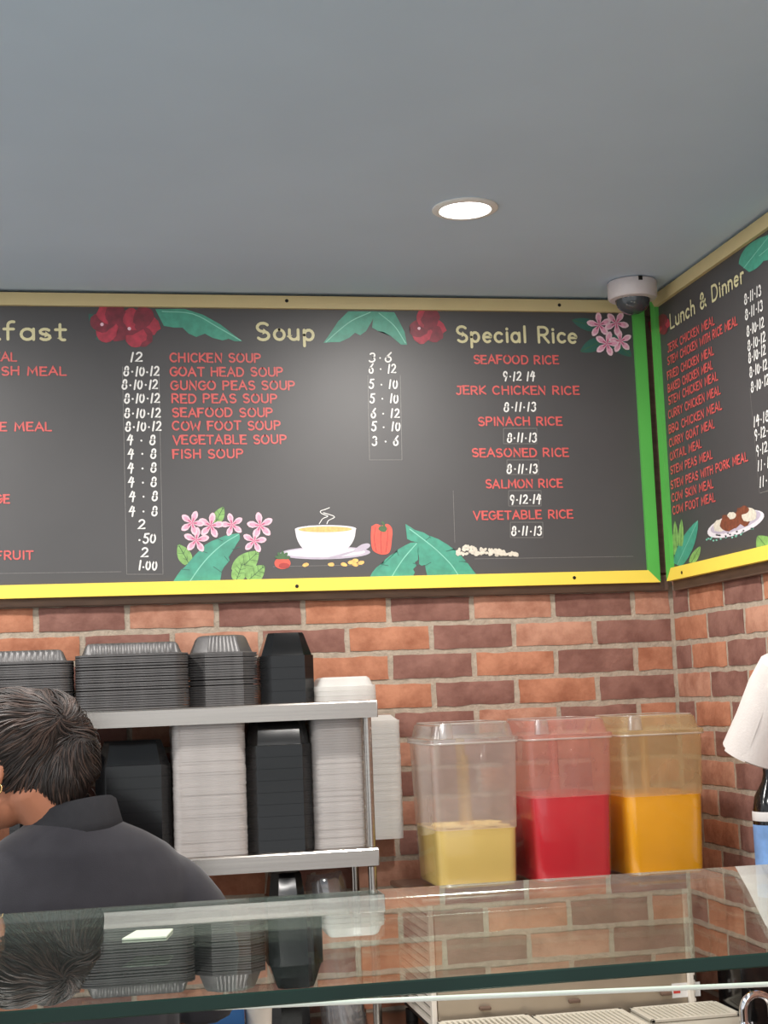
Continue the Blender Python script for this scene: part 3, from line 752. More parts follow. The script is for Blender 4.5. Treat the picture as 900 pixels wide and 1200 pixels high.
for t, u0, v, u1, cp in RL: T(t, u0, v, u1, cp, wt=0.2, name='menu_item')
for t, u0, v, u1 in (('8-11-13', 873, 357, 893), ('8-11-13', 874, 375, 895), ('8-10-12', 876, 394, 896), ('8-10-12', 877, 411, 898), ('8-10-12', 878, 425.5, 898), ('8-10-12', 879.5, 442, 900), ('8-10-12', 881, 460, 902),
                     ('14-18', 884, 500, 902), ('9-12-14', 885, 516, 908), ('9-12-14', 887, 534, 910), ('11-14', 888.5, 552, 908), ('11-14', 890.5, 571, 910)):
    T(t, u0, v, u1, 12.5, wt=0.17, name='price', material='chalk_white', slant=0.08)
bm = NB()
ribbon(bm, F, [F.uv(879, 455), F.uv(890.5, 578)], 0.0014, 1.5); ribbon(bm, F, [F.uv(890.5, 578), F.uv(925, 568)], 0.0014, 1.5)
obj('chalk_outline', bm, M['chalk_grey'], sb, smooth=False)
for b_, t_, w_, mm in (((793, 640), (791, 610), 6, LF), ((798, 640), (799, 608), 6, LF), ((794, 662), (818, 610), 17, TL), ((810, 660), (821, 640), 9, LF), ((790, 650), (789, 626), 8, LF)):
    paint_leaf(F, sb, b_, t_, w_, mm, layer=1.2+0.3*random.random())
bm = NB()
poly(bm, F, blob(F, (862.5, 614), 35, 12.5, 28, -19), 1.4, 0); poly(bm, F, blob(F, (862.5, 612), 31, 9.5, 28, -19), 1.8, 1)
obj('painted_plate', bm, [M['paint_white'], M['paint_shadow']], sb, smooth=False)
bm = NB()
for k, (u, v, rx, ry, mi) in enumerate(((845, 616, 9, 7, 1), (853, 613, 9, 10, 0), (862, 609, 11, 9, 0), (871, 606, 9, 11, 0), (879, 603, 9, 9, 1), (858, 604, 5, 4, 1), (872, 598, 6, 5, 0))):
    poly(bm, F, blob(F, (u, v), rx, ry, 14, -20, 0.15, k), 2.2+0.1*k, mi)
obj('painted_food', bm, [M['meat'], M['rice']], sb, smooth=False)
bm = NB(); rnd = random.Random(9)
for k in range(26):
    u = 828+rnd.random()*60; poly(bm, F, blob(F, (u, 632-(u-828)*0.19+rnd.uniform(-3, 4)), 1.2, 1.1, 6), 1.4, 0)
obj('painted_herbs', bm, [M['teal_light']], sb, smooth=False)
paint_leaf(F, sb, (908, 652), (888, 628), 26, ('leaf', 'leaf_dark', 'leaf_dark'), layer=1.5)
paint_leaf(F, sb, (872, 314), (902, 276), 26, ('teal', 'teal_light', 'teal_dark'), layer=1.3)
paint_leaf(F, sb, (890, 300), (925, 270), 26, ('teal', 'teal_light', 'teal_dark'), layer=1.6)
paint_hibiscus(F, sb, (773, 380), 12, 21)

# ------------------------------------------------------------------ ceiling fittings
def downlight(x, y, label):
    t = thing('ceiling_light', label, 'ceiling light', (x, y, ZC), 'recessed ceiling lights')
    bm = NB()
    lathe(bm, [(0.066, 2.5915), (0.066, 2.5885), (0.062, 2.586), (0.052, 2.5855), (0.0505, 2.5885), (0.0505, 2.5915)], (x, y, 0), 40, cap0=False, cap1=False)
    obj('trim_ring', bm, M['lamp_trim'], t, smooth=40)
    bm = NB(); lathe(bm, [(0.0495, 2.5912), (0.0495, 2.5892), (0.03, 2.5886), (0.004, 2.5884)], (x, y, 0), 32)
    obj('diffuser', bm, M['lamp_glow'], t, smooth=40)
    ld = bpy.data.lights.new('lamp_light', 'AREA'); ld.shape = 'DISK'; ld.size = 0.094; ld.energy = LAMP_W; ld.color = LAMP_COL
    lo = bpy.data.objects.new('lamp_light', ld); COL.objects.link(lo); lo.location = (x, y, 2.5845)
    lo.parent = t; lo.matrix_parent_inverse = Matrix.Translation(t.location).inverted()
downlight(-0.66, -0.68, 'bright round recessed light in the ceiling above the Special Rice menu')
downlight(-1.95, -0.68, 'recessed ceiling light over the person, left of the frame')
downlight(-2.95, -0.68, 'recessed ceiling light at the far left end of the back wall row')
for i, (x, y, lb) in enumerate(((-0.66, -1.85, 'recessed ceiling light above the right half of the glass shelf'), (-1.95, -1.85, 'recessed ceiling light above the left half of the glass shelf'),
                                (-0.66, -3.4, 'recessed ceiling light on the customer side, near the right wall'), (-1.95, -3.4, 'recessed ceiling light on the customer side, behind the viewer'),
                                (-0.66, -4.7, 'recessed ceiling light in the rearmost row near the right wall'), (-1.95, -4.7, 'recessed ceiling light in the rearmost row, left'))):
    downlight(x, y, lb)

dc = thing('dome_camera', 'white dome security camera with smoked lens under the ceiling in the corner', 'security camera', (-0.123, -0.174, ZC))
bm = NB(); lathe(bm, [(0.056, 2.591), (0.0585, 2.588), (0.0585, 2.553), (0.055, 2.548), (0.042, 2.546), (0.040, 2.549)], (-0.123, -0.174, 0), 40, cap1=True)
obj('housing', bm, M['camera_white'], dc, smooth=35)
bm = NB(); lathe(bm, [(0.041*math.cos(a), 2.5475-0.036*math.sin(a)) for a in [math.pi/2*k/10 for k in range(10)]]+[(0.001, 2.5115)], (-0.123, -0.174, 0), 32)
obj('dome', bm, M['dome'], dc, smooth=60)
bm = NB(); box(bm, -0.128, -0.118, -0.2335, -0.230, 2.580, 2.5905, 0.001); obj('seam_notch', bm, M['screw'], dc)

# ------------------------------------------------------------------ back counters
ct = thing('counter', 'stainless steel work counter against the back wall below the shelf of containers', 'counter', (-1.9, -0.27, 0))
bm = NB(); box(bm, -3.1, -0.87, -0.53, -0.005, 0.88, 0.92, 0.004); obj('worktop', bm, M['steel'], ct)
bm = NB(); box(bm, -3.08, -0.89, -0.50, -0.02, 0.10, 0.88, 0.003); obj('cabinet_body', bm, M['steel'], ct)
bm = NB(); box(bm, -3.06, -0.91, -0.46, -0.04, 0.0, 0.10); obj('plinth', bm, M['dark'], ct)
ct = thing('counter', 'steel counter in the corner carrying the juice dispenser', 'counter', (-0.45, -0.35, 0))
bm = NB(); box(bm, -0.865, -0.006, -0.78, -0.005, 0.88, 0.92, 0.004); obj('worktop', bm, M['steel'], ct)
bm = NB(); box(bm, -0.845, -0.02, -0.75, -0.02, 0.10, 0.88, 0.003); obj('cabinet_body', bm, M['steel'], ct)
bm = NB(); box(bm, -0.82, -0.04, -0.70, -0.04, 0.0, 0.10); obj('plinth', bm, M['dark'], ct)

# ------------------------------------------------------------------ steel overshelf
XR = -0.8015; ZT, ZL = 1.6258, 1.3135
sh = thing('steel_shelf', 'two-tier stainless steel shelf against the brick wall stacked with takeaway containers', 'shelf', (-1.45, -0.145, 0.92))
def shelf_deck(z, xr):
    bm = NB()
    # folded sheet: flat top, rounded nose, lip all round
    prof = [(-0.272, z-0.037), (-0.280, z-0.037), (-0.280, z-0.004), (-0.2775, z-0.001), (-0.274, z), (-0.014, z), (-0.010, z-0.004), (-0.010, z-0.03), (-0.0125, z-0.03), (-0.0125, z-0.006), (-0.016, z-0.004), (-0.272, z-0.004)]
    prism(bm, prof, -2.4, xr, axis='x')
    box(bm, xr-0.0005, xr+0.0025, -0.280, -0.010, z-0.037, z-0.0005, 0.0008)
    return obj('shelf_deck', bm, M['steel'], sh, smooth=30)
shelf_deck(ZT, XR); shelf_deck(ZL, XR-0.0085)
for y in (-0.255, -0.035):
    for x in (XR-0.018, -2.36):
        bm = NB(); tube(bm, [(x, y, 0.92), (x, y, 1.2725)], 0.0095, 16); obj('leg', bm, M['steel'], sh, smooth=40)
        bm = NB(); tube(bm, [(x, y, 1.3140), (x, y, 1.5885)], 0.0095, 16); obj('post', bm, M['steel'], sh, smooth=40)
        bm = NB(); tube(bm, [(x, y, 0.921), (x, y, 0.935)], 0.014, 16); obj('foot_ring', bm, M['steel'], sh, smooth=40)

# ------------------------------------------------------------------ takeaway containers, upside down in nested stacks
def outline(hx, hy, r, n, ke, rib=0.0, per=4, cham=False):
    """corner arcs plus straight sides cut into ke pieces; rib pushes the sides in and out"""
    pts = []
    cs = ((hx-r, hy-r, 0), (-hx+r, hy-r, 90), (-hx+r, -hy+r, 180), (hx-r, -hy+r, 270))
    for q, (cx, cy, a0) in enumerate(cs):
        nn = 1 if cham else n
        for k in range(nn+1):
            a = math.radians(a0+90*k/nn); pts.append([cx+r*math.cos(a), cy+r*math.sin(a)])
        nx, ny, a1 = cs[(q+1) % 4]
        a = math.radians(a0+90)
        p0 = pts[-1]; p1 = [nx+r*math.cos(math.radians(a1)), ny+r*math.sin(math.radians(a1))]
        for k in range(1, ke):
            t = k/ke; o = rib*(1 if (k % per) < per/2 else -1)
            pts.append([p0[0]+(p1[0]-p0[0])*t + o*math.cos(a), p0[1]+(p1[1]-p0[1])*t + o*math.sin(a)])
        if cham:   # ribs on the cut corners too
            pass
    return pts
def container_bm(hx, hy, r, prof, ribbed=0.0, ke=2, cham=False, n=4, flute=None):
    """prof: (inset, z, ribbed?) from the rim upward; closed at the top"""
    bm = NB(); rings = []
    for ins, z, rb in prof:
        rr = max(0.004, r - (ins if not cham else ins*0.5))
        rings.append([(x, y, z) for x, y in outline(hx-ins, hy-ins, rr, n, ke, ribbed if rb else 0.0, cham=cham)])
    loft(bm, rings, cap0=False, cap1=True)
    return bm
def stack(name, cat, bm, material, base, dz, count, label, top_label, group, jit=0.0012, rot=0.01, smooth=30, gap=0.0):
    """the first container is built, the others are copies set down one on the other"""
    first = obj(name, bm, material, smooth=smooth)
    rnd = random.Random(hash(base[0]) % 1000 if False else int(abs(base[0])*1e4))
    extra = 0.0
    for k in range(count):
        if gap and k: extra += gap*(rnd.random()**3)*1.25
        o = first if k == 0 else first.copy()
        if k: COL.objects.link(o)
        o.location = (base[0]+rnd.uniform(-jit, jit), base[1]+rnd.uniform(-jit, jit), base[2]+0.0006+k*dz+extra)
        o.rotation_euler = (0, 0, rnd.uniform(-rot, rot))
        tag(o, top_label if k == count-1 else label, cat, group)
FOIL = [(0.0, 0.0, 0), (0.0, 0.0034, 0), (0.001, 0.0040, 0), (0.009, 0.0040, 0), (0.010, 0.0046, 0), (0.0150, 0.0056, 1), (0.0225, 0.0235, 1), (0.026, 0.0275, 0), (0.032, 0.0290, 0)]
def px_span(uL, uR, v, y):
    a, b = at_y(uL, v, y), at_y(uR, v, y); return (a.x+b.x)/2, (b.x-a.x)/2
# rectangular ribbed trays
cx, hx = px_span(88, 222, 800, -0.268)
stack('takeaway_tray', 'tray', container_bm(hx, 0.112, 0.03, FOIL, 0.0011, 60), M['foil_black'], (cx, -0.154, ZT), 0.0046, 22,
      'black ribbed rectangular tray lower in the wide middle stack on the top shelf', 'topmost black ribbed rectangular tray of the wide middle stack on the top shelf', 'rectangular trays in the middle stack', 0.0005, 0.002, gap=0.0018)
cx1 = at_y(86, 800, -0.262).x - hx
stack('takeaway_tray', 'tray', container_bm(hx, 0.108, 0.03, FOIL, 0.0011, 60), M['foil_black'], (cx1, -0.150, ZT), 0.0046, 21,
      'black ribbed rectangular tray lower in the leftmost stack above the person', 'topmost black ribbed rectangular tray of the leftmost stack above the person', 'rectangular trays in the leftmost stack', 0.0005, 0.002, gap=0.0018)
# eight-sided trays
cx, hx = px_span(222, 304, 800, -0.24)
OCT = [(0.0, 0.0, 0), (0.0, 0.0036, 0), (0.001, 0.0042, 0), (0.007, 0.0042, 0), (0.008, 0.005, 0), (0.010, 0.006, 1), (0.022, 0.036, 1), (0.026, 0.041, 0), (0.034, 0.043, 0)]
stack('octagonal_tray', 'tray', container_bm(hx, 0.076, 0.034, OCT, 0.0006, 32, cham=True), M['foil_black'], (cx, -0.162, ZT), 0.0047, 22,
      'black eight-sided ribbed tray lower in the stack beside the smooth black tubs', 'topmost black eight-sided ribbed tray beside the smooth black tubs', 'octagonal trays on the top shelf', 0.0003, 0.002, gap=0.0018)
# smooth black tubs
def TUB(skirt, cap, ins): return [(0.0, 0.0, 0), (0.0, skirt-0.0002, 0), (0.0002, skirt, 0), (0.0032, skirt+0.0006, 0), (0.0036, skirt+0.002, 0), (ins, skirt+cap-0.005, 0), (ins+0.003, skirt+cap, 0)]
def black_tubs(uL, uR, v, yf, hy, z, top_v, cap, label, top_label, group, step=0.0245, ins=0.018):
    cx, hx = px_span(uL, uR, v, yf)
    zt = at_y((uL+uR)/2, top_v, yf).z
    n = max(1, int(round((zt-z-cap)/step))); step = (zt-z-cap)/n
    stack('plastic_tub', 'tub', container_bm(hx, hy, 0.022, TUB(step-0.0003, cap, ins), 0, 2, n=1, cham=True), M['black_plastic'], (cx, yf+hy, z), step, n, label, top_label, group, 0.0, 0.0)
black_tubs(306.5, 369.5, 795, -0.245, 0.056, ZT, 741, 0.050, 'smooth black plastic tub lower in the stack at the right of the top shelf', 'topmost smooth black tub on the top shelf beside the clear lids', 'black tubs on the top shelf')
black_tubs(290.5, 368, 940, -0.258, 0.068, ZL, 840, 0.060, 'glossy black tub lower in the lower shelf stack between the clear containers', 'topmost glossy black tub between the clear containers on the lower shelf', 'black tubs between the clear stacks', ins=0.011)
black_tubs(112, 202, 940, -0.258, 0.075, ZL, 868, 0.052, 'glossy black tub lower in the stack behind the shoulder of the person', 'topmost glossy black tub of the stack behind the hair of the person', 'black tubs behind the person')
black_tubs(10, 104, 940, -0.258, 0.075, ZL, 872, 0.052, 'glossy black tub lower in the stack at the far left behind the head and neck', 'topmost glossy black tub of the stack at the far left behind the head', 'black tubs behind the head')
# clear and milky stacks
CLR = lambda s, cap, ins: [(0.0, 0.0, 0), (0.0, s*0.90, 0), (0.0005, s*0.955, 0), (0.0030, s*0.96, 0), (0.006, s+0.002, 0), (ins, cap-0.006, 0), (ins+0.006, cap, 0)]
cx, hx = px_span(203.5, 290, 930, -0.262)
stack('clear_container', 'container', container_bm(hx, 0.074, 0.02, CLR(0.0058, 0.022, 0.010), 0, 2), M['milky'], (cx, -0.187, ZL), 0.0058, 49,
      'milky clear container in the wide stack left of the black tubs, lower shelf', 'topmost milky clear container of the wide stack under the top shelf', 'clear containers in the wide stack', 0.0006, 0.006)
cx, hx = px_span(368, 430, 930, -0.25)
stack('clear_container', 'container', container_bm(hx, 0.06, 0.022, CLR(0.0058, 0.022, 0.010), 0, 2), M['milky'], (cx, -0.188, ZL), 0.0058, 49,
      'milky clear container in the stack beside the shelf post', 'topmost milky clear container of the stack beside the shelf post', 'clear containers beside the post', 0.0006, 0.008)
p = at_y(471, 930, -0.10)
stack('shallow_container', 'container', container_bm(0.062, 0.05, 0.014, CLR(0.0062, 0.018, 0.012), 0, 2), M['milky_white'], (p.x-0.062, -0.066, ZL), 0.0060, 44,
      'white clear lid in the stack overhanging the right end of the lower shelf', 'topmost white clear lid of the stack overhanging the lower shelf end', 'lids overhanging the lower shelf', 0.0005, 0.006)
cx, hx = px_span(371, 444, 806, -0.25)
stack('shallow_container', 'container', container_bm(hx, 0.062, 0.03, [(0.0, 0.0, 0), (0.0, 0.0095, 0), (0.0015, 0.0105, 0), (0.006, 0.0108, 0), (0.013, 0.026, 0), (0.019, 0.030, 0)], 0, 2), M['milky_white'], (cx-0.002, -0.19, ZT), 0.0108, 3,
      'milky white lid under another at the right end of the top shelf', 'uppermost milky white lid at the right end of the top shelf', 'lids on the top shelf', 0.0006, 0.006)
# on the counter under the shelf
cx, hx = px_span(316, 362, 1100, -0.24)
zt = at_y(340, 1022, -0.24).z
n = int((zt-0.05-0.92)/0.0247)
stack('plastic_tub', 'tub', container_bm(hx, 0.05, 0.02, TUB(0.0245, 0.05, 0.009), 0, 2, n=1, cham=True), M['black_plastic'], (cx, -0.19, 0.92), 0.0247, n,
      'black tub in the stack standing on the counter below the lower shelf', 'topmost black tub on the counter below the lower shelf', 'black tubs under the lower shelf', 0.0, 0.0)
# sleeve of clear cups leaning to the right
cb = thing('cup_sleeve', 'clear plastic sleeve of cups leaning on the counter under the steel shelf', 'cup sleeve', (-0.93, -0.2, 0.92))
a = Vector((at_y(404, 1200, -0.2).x, -0.20, 0.9215)); b = Vector((at_y(381, 1032, -0.2).x, -0.19, at_y(381, 1022, -0.19).z))
ax = (b-a).normalized(); e1 = ax.cross(Vector((0, 1, 0))).normalized(); e2 = ax.cross(e1)
bm = NB(); rings = []; Ls = (b-a).length; rnd = random.Random(2)
ph = [rnd.uniform(0, 6.28) for _ in range(5)]
for k in range(19):
    t = k/18; rr = 0.047*(1-0.10*t) * (0.86 if t > 0.97 else 1)
    ring = []
    for i in range(40):
        an = 2*math.pi*i/40
        q = rr*(1+0.04*math.sin(5*an+ph[0]+2*t)+0.025*math.sin(11*an+ph[1]-3*t)+0.012*math.sin(17*an+ph[2])+0.012*math.sin(23*t+ph[3]))
        pp = a+ax*(Ls*t)+(e1*math.cos(an)+e2*math.sin(an))*q
        if pp.z < 0.921: pp.z = 0.921
        ring.append(pp)
    rings.append(ring)
loft(bm, rings); obj('film', bm, M['film'], cb, smooth=70)
bm = NB()
for k in range(14):
    c0 = a+ax*(0.02+k*0.0185)
    rings = []
    for rr, z in ((0.038, 0.0), (0.0385, 0.003), (0.036, 0.004), (0.030, 0.06)):
        rings.append([c0+ax*z+(e1*math.cos(2*math.pi*i/24)+e2*math.sin(2*math.pi*i/24))*rr for i in range(24)])
    loft(bm, rings, cap0=False)
obj('cups', bm, M['cup_clear'], cb, smooth=50).__setitem__('kind', 'stuff')
# small items low on the counter
bm = NB(); x0, x1 = at_y(196, 1190, -0.46).x, at_y(287, 1190, -0.46).x
zt = at_y(260, 1179, -0.46).z
box(bm, x0, x1, -0.46, -0.36, 0.9205, zt, 0.006)
tag(obj('cardboard_box', bm, M['blue'], smooth=30), 'blue box on the counter low behind the glass shelf edge', 'box')
bm = NB(); cxp, r_ = px_span(288, 322, 1190, -0.45); zt = at_y(305, 1177, -0.45).z
lathe(bm, [(r_*0.75, 0.9205), (r_*0.96, zt-0.004), (r_*1.02, zt-0.003), (r_*1.02, zt), (r_*0.93, zt), (r_*0.72, 0.925)], (cxp, -0.42, 0), 32)
tag(obj('paper_cup', bm, M['white_plastic'], smooth=40), 'plain white cup next to the blue box on the counter', 'cup')

# ------------------------------------------------------------------ juice dispenser
jd = thing('juice_dispenser', 'three-bowl cold juice dispenser with pale yellow, red and orange juice in the corner', 'juice dispenser', (-0.41, -0.27, 0.92))
YF, YB = -0.38, -0.14
XD0, XD1 = at_y(503, 1110, -0.42).x, at_y(812, 1160, -0.42).x
bm = NB()
box(bm, XD0+0.012, XD1-0.006, -0.418, -0.09, 0.945, 1.205, 0.006); obj('body', bm, M['steel_panel'], jd, smooth=30)
bm = NB()
box(bm, XD0-0.012, XD1+0.004, -0.424, -0.085, 1.207, 1.2205, 0.004); obj('deck', bm, M['steel'], jd, smooth=30)
bm = NB()
bm.free()
for x in (XD0+0.02, XD1-0.03):
    for y in (-0.40, -0.12):
        bm = NB(); lathe(bm, [(0.014, 0.92), (0.014, 0.944)], (x, y, 0), 16); obj('foot', bm, M['dark'], jd, smooth=40)
# louvred left side and white corner posts
bm = NB(); box(bm, XD0+0.0085, XD0+0.0125, -0.404, -0.095, 0.95, 1.204); obj('side_shade_plate', bm, M['dark'], jd)  # dark plate put in to paint the shade between the louvres
bm = NB(); box(bm, XD0, XD0+0.011, -0.422, -0.404, 0.945, 1.206, 0.002); obj('corner_post', bm, M['white_plastic'], jd)
bm = NB(); box(bm, XD1-0.012, XD1, -0.430, -0.4185, 0.945, 1.206, 0.002); obj('corner_post', bm, M['white_plastic'], jd)
bm = NB()
for k in range(13):
    z = 0.965+k*0.0185
    prism(bm, [(-0.403, z), (-0.403, z+0.010), (-0.10, z+0.010), (-0.10, z)], XD0+0.001, XD0+0.0135, axis='x')
obj('side_louvres', bm, M['white_plastic'], jd)
bm = NB()
for k in range(14):
    z = 0.957+k*0.018; box(bm, XD1-0.0005, XD1+0.003, -0.428, -0.422, z, z+0.008, 0.001)
obj('edge_clips', bm, M['white_plastic'], jd)
# label on the front
l0, l1 = at_y(787, 1153, -0.419), at_y(821, 1167, -0.419)
lb = NB(); box(lb, l0.x, l1.x, -0.4195, -0.4182, l1.z, l0.z); lo = obj('label', lb, M['label_white'], jd)
lb = NB(); box(lb, l0.x+0.003, l0.x+0.018, -0.4200, -0.4190, l1.z+0.009, l0.z-0.004); lb_ = obj('red_mark', lb, M['label_red'], lo)
# drip trays with slotted grilles
def drip_tray(u0, u1, v, yb, yf):
    x0, x1 = at_y(u0, v, yb).x, at_y(u1, v, yb).x; z = at_y((u0+u1)/2, v, yb).z
    bm = NB()
    box(bm, x0, x1, yf, yb, z-0.035, z-0.006, 0.004); t = obj('drip_tray', bm, M['cream_plastic'], jd, smooth=30)
    bm = NB()
    box(bm, x0, x1, yf, yf+0.008, z-0.005, z+0.001, 0.001); box(bm, x0, x1, yb-0.010, yb, z-0.005, z+0.001, 0.001)
    box(bm, x0, x0+0.008, yf, yb, z-0.005, z+0.001, 0.001); box(bm, x1-0.008, x1, yf, yb, z-0.005, z+0.001, 0.001)
    n = int((x1-x0)/0.0105)
    for k in range(1, n):
        x = x0+(x1-x0)*k/n; box(bm, x-0.0028, x+0.0028, yf+0.006, yb-0.008, z-0.004, z, 0.0005)
    obj('grille', bm, M['cream_plastic'], t)
drip_tray(512, 618, 1193, -0.432, -0.60); drip_tray(623, 728, 1186, -0.432, -0.60); drip_tray(737, 838, 1177, -0.432, -0.56)
bm = NB()
for x in (XD0+0.11, XD0+0.30, XD0+0.50):
    b2 = NB(); box(b2, x-0.012, x+0.012, -0.4305, -0.4185, 0.992, 0.999, 0.002); obj('tray_clip', b2, M['batten'], jd)
bm.free()

def bowl(cx, clear, juice, level, foam=False):
    hx, hy, cy = 0.0945, 0.12, (YF+YB)/2
    zb, zr = 1.2225, 1.531
    bm = NB(); rings = []
    for ins, z in ((0.020, zb), (0.011, zb+0.004), (0.0085, zb+0.012), (0.0085*(1-(level-zb-0.012)/(zr-zb-0.018)), level-0.001), (0.0, zr-0.006), (-0.0015, zr-0.004), (-0.0015, zr)):
        rings.append([(cx+x, cy+y, z) for x, y in rrect(hx-ins, hy-ins, 0.022, 5)])
    loft(bm, rings, cap0=True, cap1=False); 
    for f_ in bm.faces:
        if f_.calc_center_median().z < level-0.002: f_.material_index = 1
    bw = obj('bowl', bm, [M[clear], M['clear_wet']], jd, smooth=40)
    # lid: skirt, step, tapered crown with a flat top
    bm = NB(); rings = []
    for ins, z in ((-0.0045, zr-0.004), (-0.0045, zr+0.006), (-0.002, zr+0.008), (0.004, zr+0.008), (0.010, zr+0.034), (0.016, zr+0.0385), (0.03, zr+0.039)):
        rings.append([(cx+x, cy+y, z) for x, y in rrect(hx-ins, hy-ins, 0.022, 5)])
    loft(bm, rings, cap0=False, cap1=True); ld = obj('lid', bm, M['clear_lid' if clear == 'clear' else clear], jd, smooth=40)
    bm = NB(); rings = []
    nx = cx-0.062
    for ins, z in ((0.0, zr+0.0085), (0.002, zr+0.036), (0.004, zr+0.0395)):
        rings.append([(nx+x, YF+0.003+y, z) for x, y in rrect(0.0155-ins, 0.0075-ins*0.5, 0.004, 3)])
    loft(bm, rings); obj('lid_notch', bm, M['clear_lid'], ld, smooth=40)
    # pale beads added to draw the highlight lines on lid rim and crown
    bm = NB(); tube(bm, [(cx+x, cy+y, zr-0.003) for x, y in rrect(hx+0.004, hy+0.004, 0.024, 6)+rrect(hx+0.004, hy+0.004, 0.024, 6)[:1]], 0.0022, 8); obj('lid_glint', bm, M['lid_glint'], ld, smooth=60)
    bm = NB(); tube(bm, [(cx+x, cy+y, zr+0.0385) for x, y in rrect(hx-0.016, hy-0.016, 0.016, 6)+rrect(hx-0.016, hy-0.016, 0.016, 6)[:1]], 0.0014, 8); obj('crown_glint', bm, M['lid_glint'], ld, smooth=60)
    bm = NB(); rings = []
    def ins_at(z): return 0.0085*(1-(z-zb-0.012)/(zr-0.006-zb-0.012))
    for e, z in ((0.022, zb+0.003), (0.0035, zb+0.007), (0.0028, zb+0.014), (0.0028, level-0.001), (0.0045, level)):
        q = e+max(0, ins_at(z))+(0 if z > zb+0.01 else 0.002)
        rings.append([(cx+x, cy+y, z) for x, y in rrect(hx-q, hy-q, 0.02, 5)])
    loft(bm, rings); jo = obj('juice', bm, M[juice], jd, smooth=40)
    # spray pipe up the middle
    bm = NB(); tube(bm, [(cx-0.008, cy-0.02, level-0.01), (cx-0.008, cy-0.02, zr+0.004)], 0.010, 16); obj('spray_pipe', bm, M['spray' if foam else clear], jd, smooth=40)
    if foam:
        bm = NB(); rr = random.Random(4)
        tube(bm, [(cx-0.008, cy-0.055, level), (cx-0.008, cy-0.055, level+0.02), (cx-0.008, cy-0.053, zr-0.03)], [0.017, 0.011, 0.008], 14); obj('spray', bm, M['spray'], jo, smooth=60); bm = NB()
        for k in range(240):
            q = rr.random(); ellipsoid(bm, (cx+rr.uniform(-0.06, 0.07), cy+rr.uniform(-0.085, 0.04), level+rr.uniform(-0.002, 0.003)), (rr.uniform(.006, .016), rr.uniform(.006, .014), rr.uniform(.001, .0035)), None, 10, 6)
        obj('foam', bm, M['foam'], jo, smooth=60)
bowl(-0.6125, 'clear', 'juice_yellow', 1.349, True)
bowl(-0.4025, 'clear_red', 'juice_red', 1.406)
bowl(-0.1930, 'clear_orange', 'juice_orange', 1.398)

# ------------------------------------------------------------------ faucet, bottle, towel roll at the right
fx = thing('faucet', 'curved chrome faucet low at the right beside the drip trays', 'faucet', (-0.10, -0.62, 0.92))
bm = NB(); lathe(bm, [(0.026, 0.9205), (0.026, 0.926), (0.017, 0.932), (0.015, 0.96)], (-0.095, -0.62, 0), 24); obj('base', bm, M['chrome'], fx, smooth=40)
bm = NB()
pts = [(-0.095, -0.62, 0.955), (-0.095, -0.62, 0.99)] + [(-0.125+0.030*math.cos(a), -0.62, 0.992+0.030*math.sin(a)) for a in [math.pi*k/12 for k in range(13)]] + [(-0.155, -0.62, 0.968)]
tube(bm, pts, 0.0082, 16); obj('spout', bm, M['chrome'], fx, smooth=60)
bm = NB(); lathe(bm, [(0.0105, 0.9575), (0.0105, 0.970), (0.009, 0.972)], (-0.155, -0.62, 0), 20); obj('aerator', bm, M['chrome'], fx, smooth=40)

sd = NB(); box(sd, -0.13, -0.012, -0.56, -0.44, 0.9205, 1.14, 0.004)
tag(obj('storage_box', sd, M['black_plastic'], smooth=30), 'square dark box holding up the dark bottle by the right wall', 'box')
bt = thing('bottle', 'dark bottle with a blue and white label at the right edge by the wall', 'bottle', (-0.058, -0.5, 1.14))
bxc = at_y(886, 990, -0.5).x+0.043
bm = NB(); lathe(bm, [(0.036, 1.1405), (0.0425, 1.146), (0.0425, 1.36), (0.036, 1.395), (0.019, 1.425), (0.0155, 1.44), (0.0155, 1.462)], (bxc, -0.5, 0), 36); obj('glass_body', bm, M['black_plastic'], bt, smooth=50)
bm = NB(); lathe(bm, [(0.0430, 1.19), (0.0432, 1.192), (0.0432, 1.335), (0.0430, 1.337)], (bxc, -0.5, 0), 36, cap0=False, cap1=False); lbl = obj('label', bm, M['label_blue'], bt, smooth=50)
bm = NB(); lathe(bm, [(0.0430, 1.345), (0.0433, 1.346), (0.0433, 1.362), (0.0425, 1.364)], (bxc, -0.5, 0), 36, cap0=False, cap1=False); obj('neck_band', bm, M['label_white'], bt, smooth=50)
bm = NB(); lathe(bm, [(0.0175, 1.4625), (0.0175, 1.485), (0.0165, 1.487)], (bxc, -0.5, 0), 24); obj('cap', bm, M['black_plastic'], bt, smooth=50)

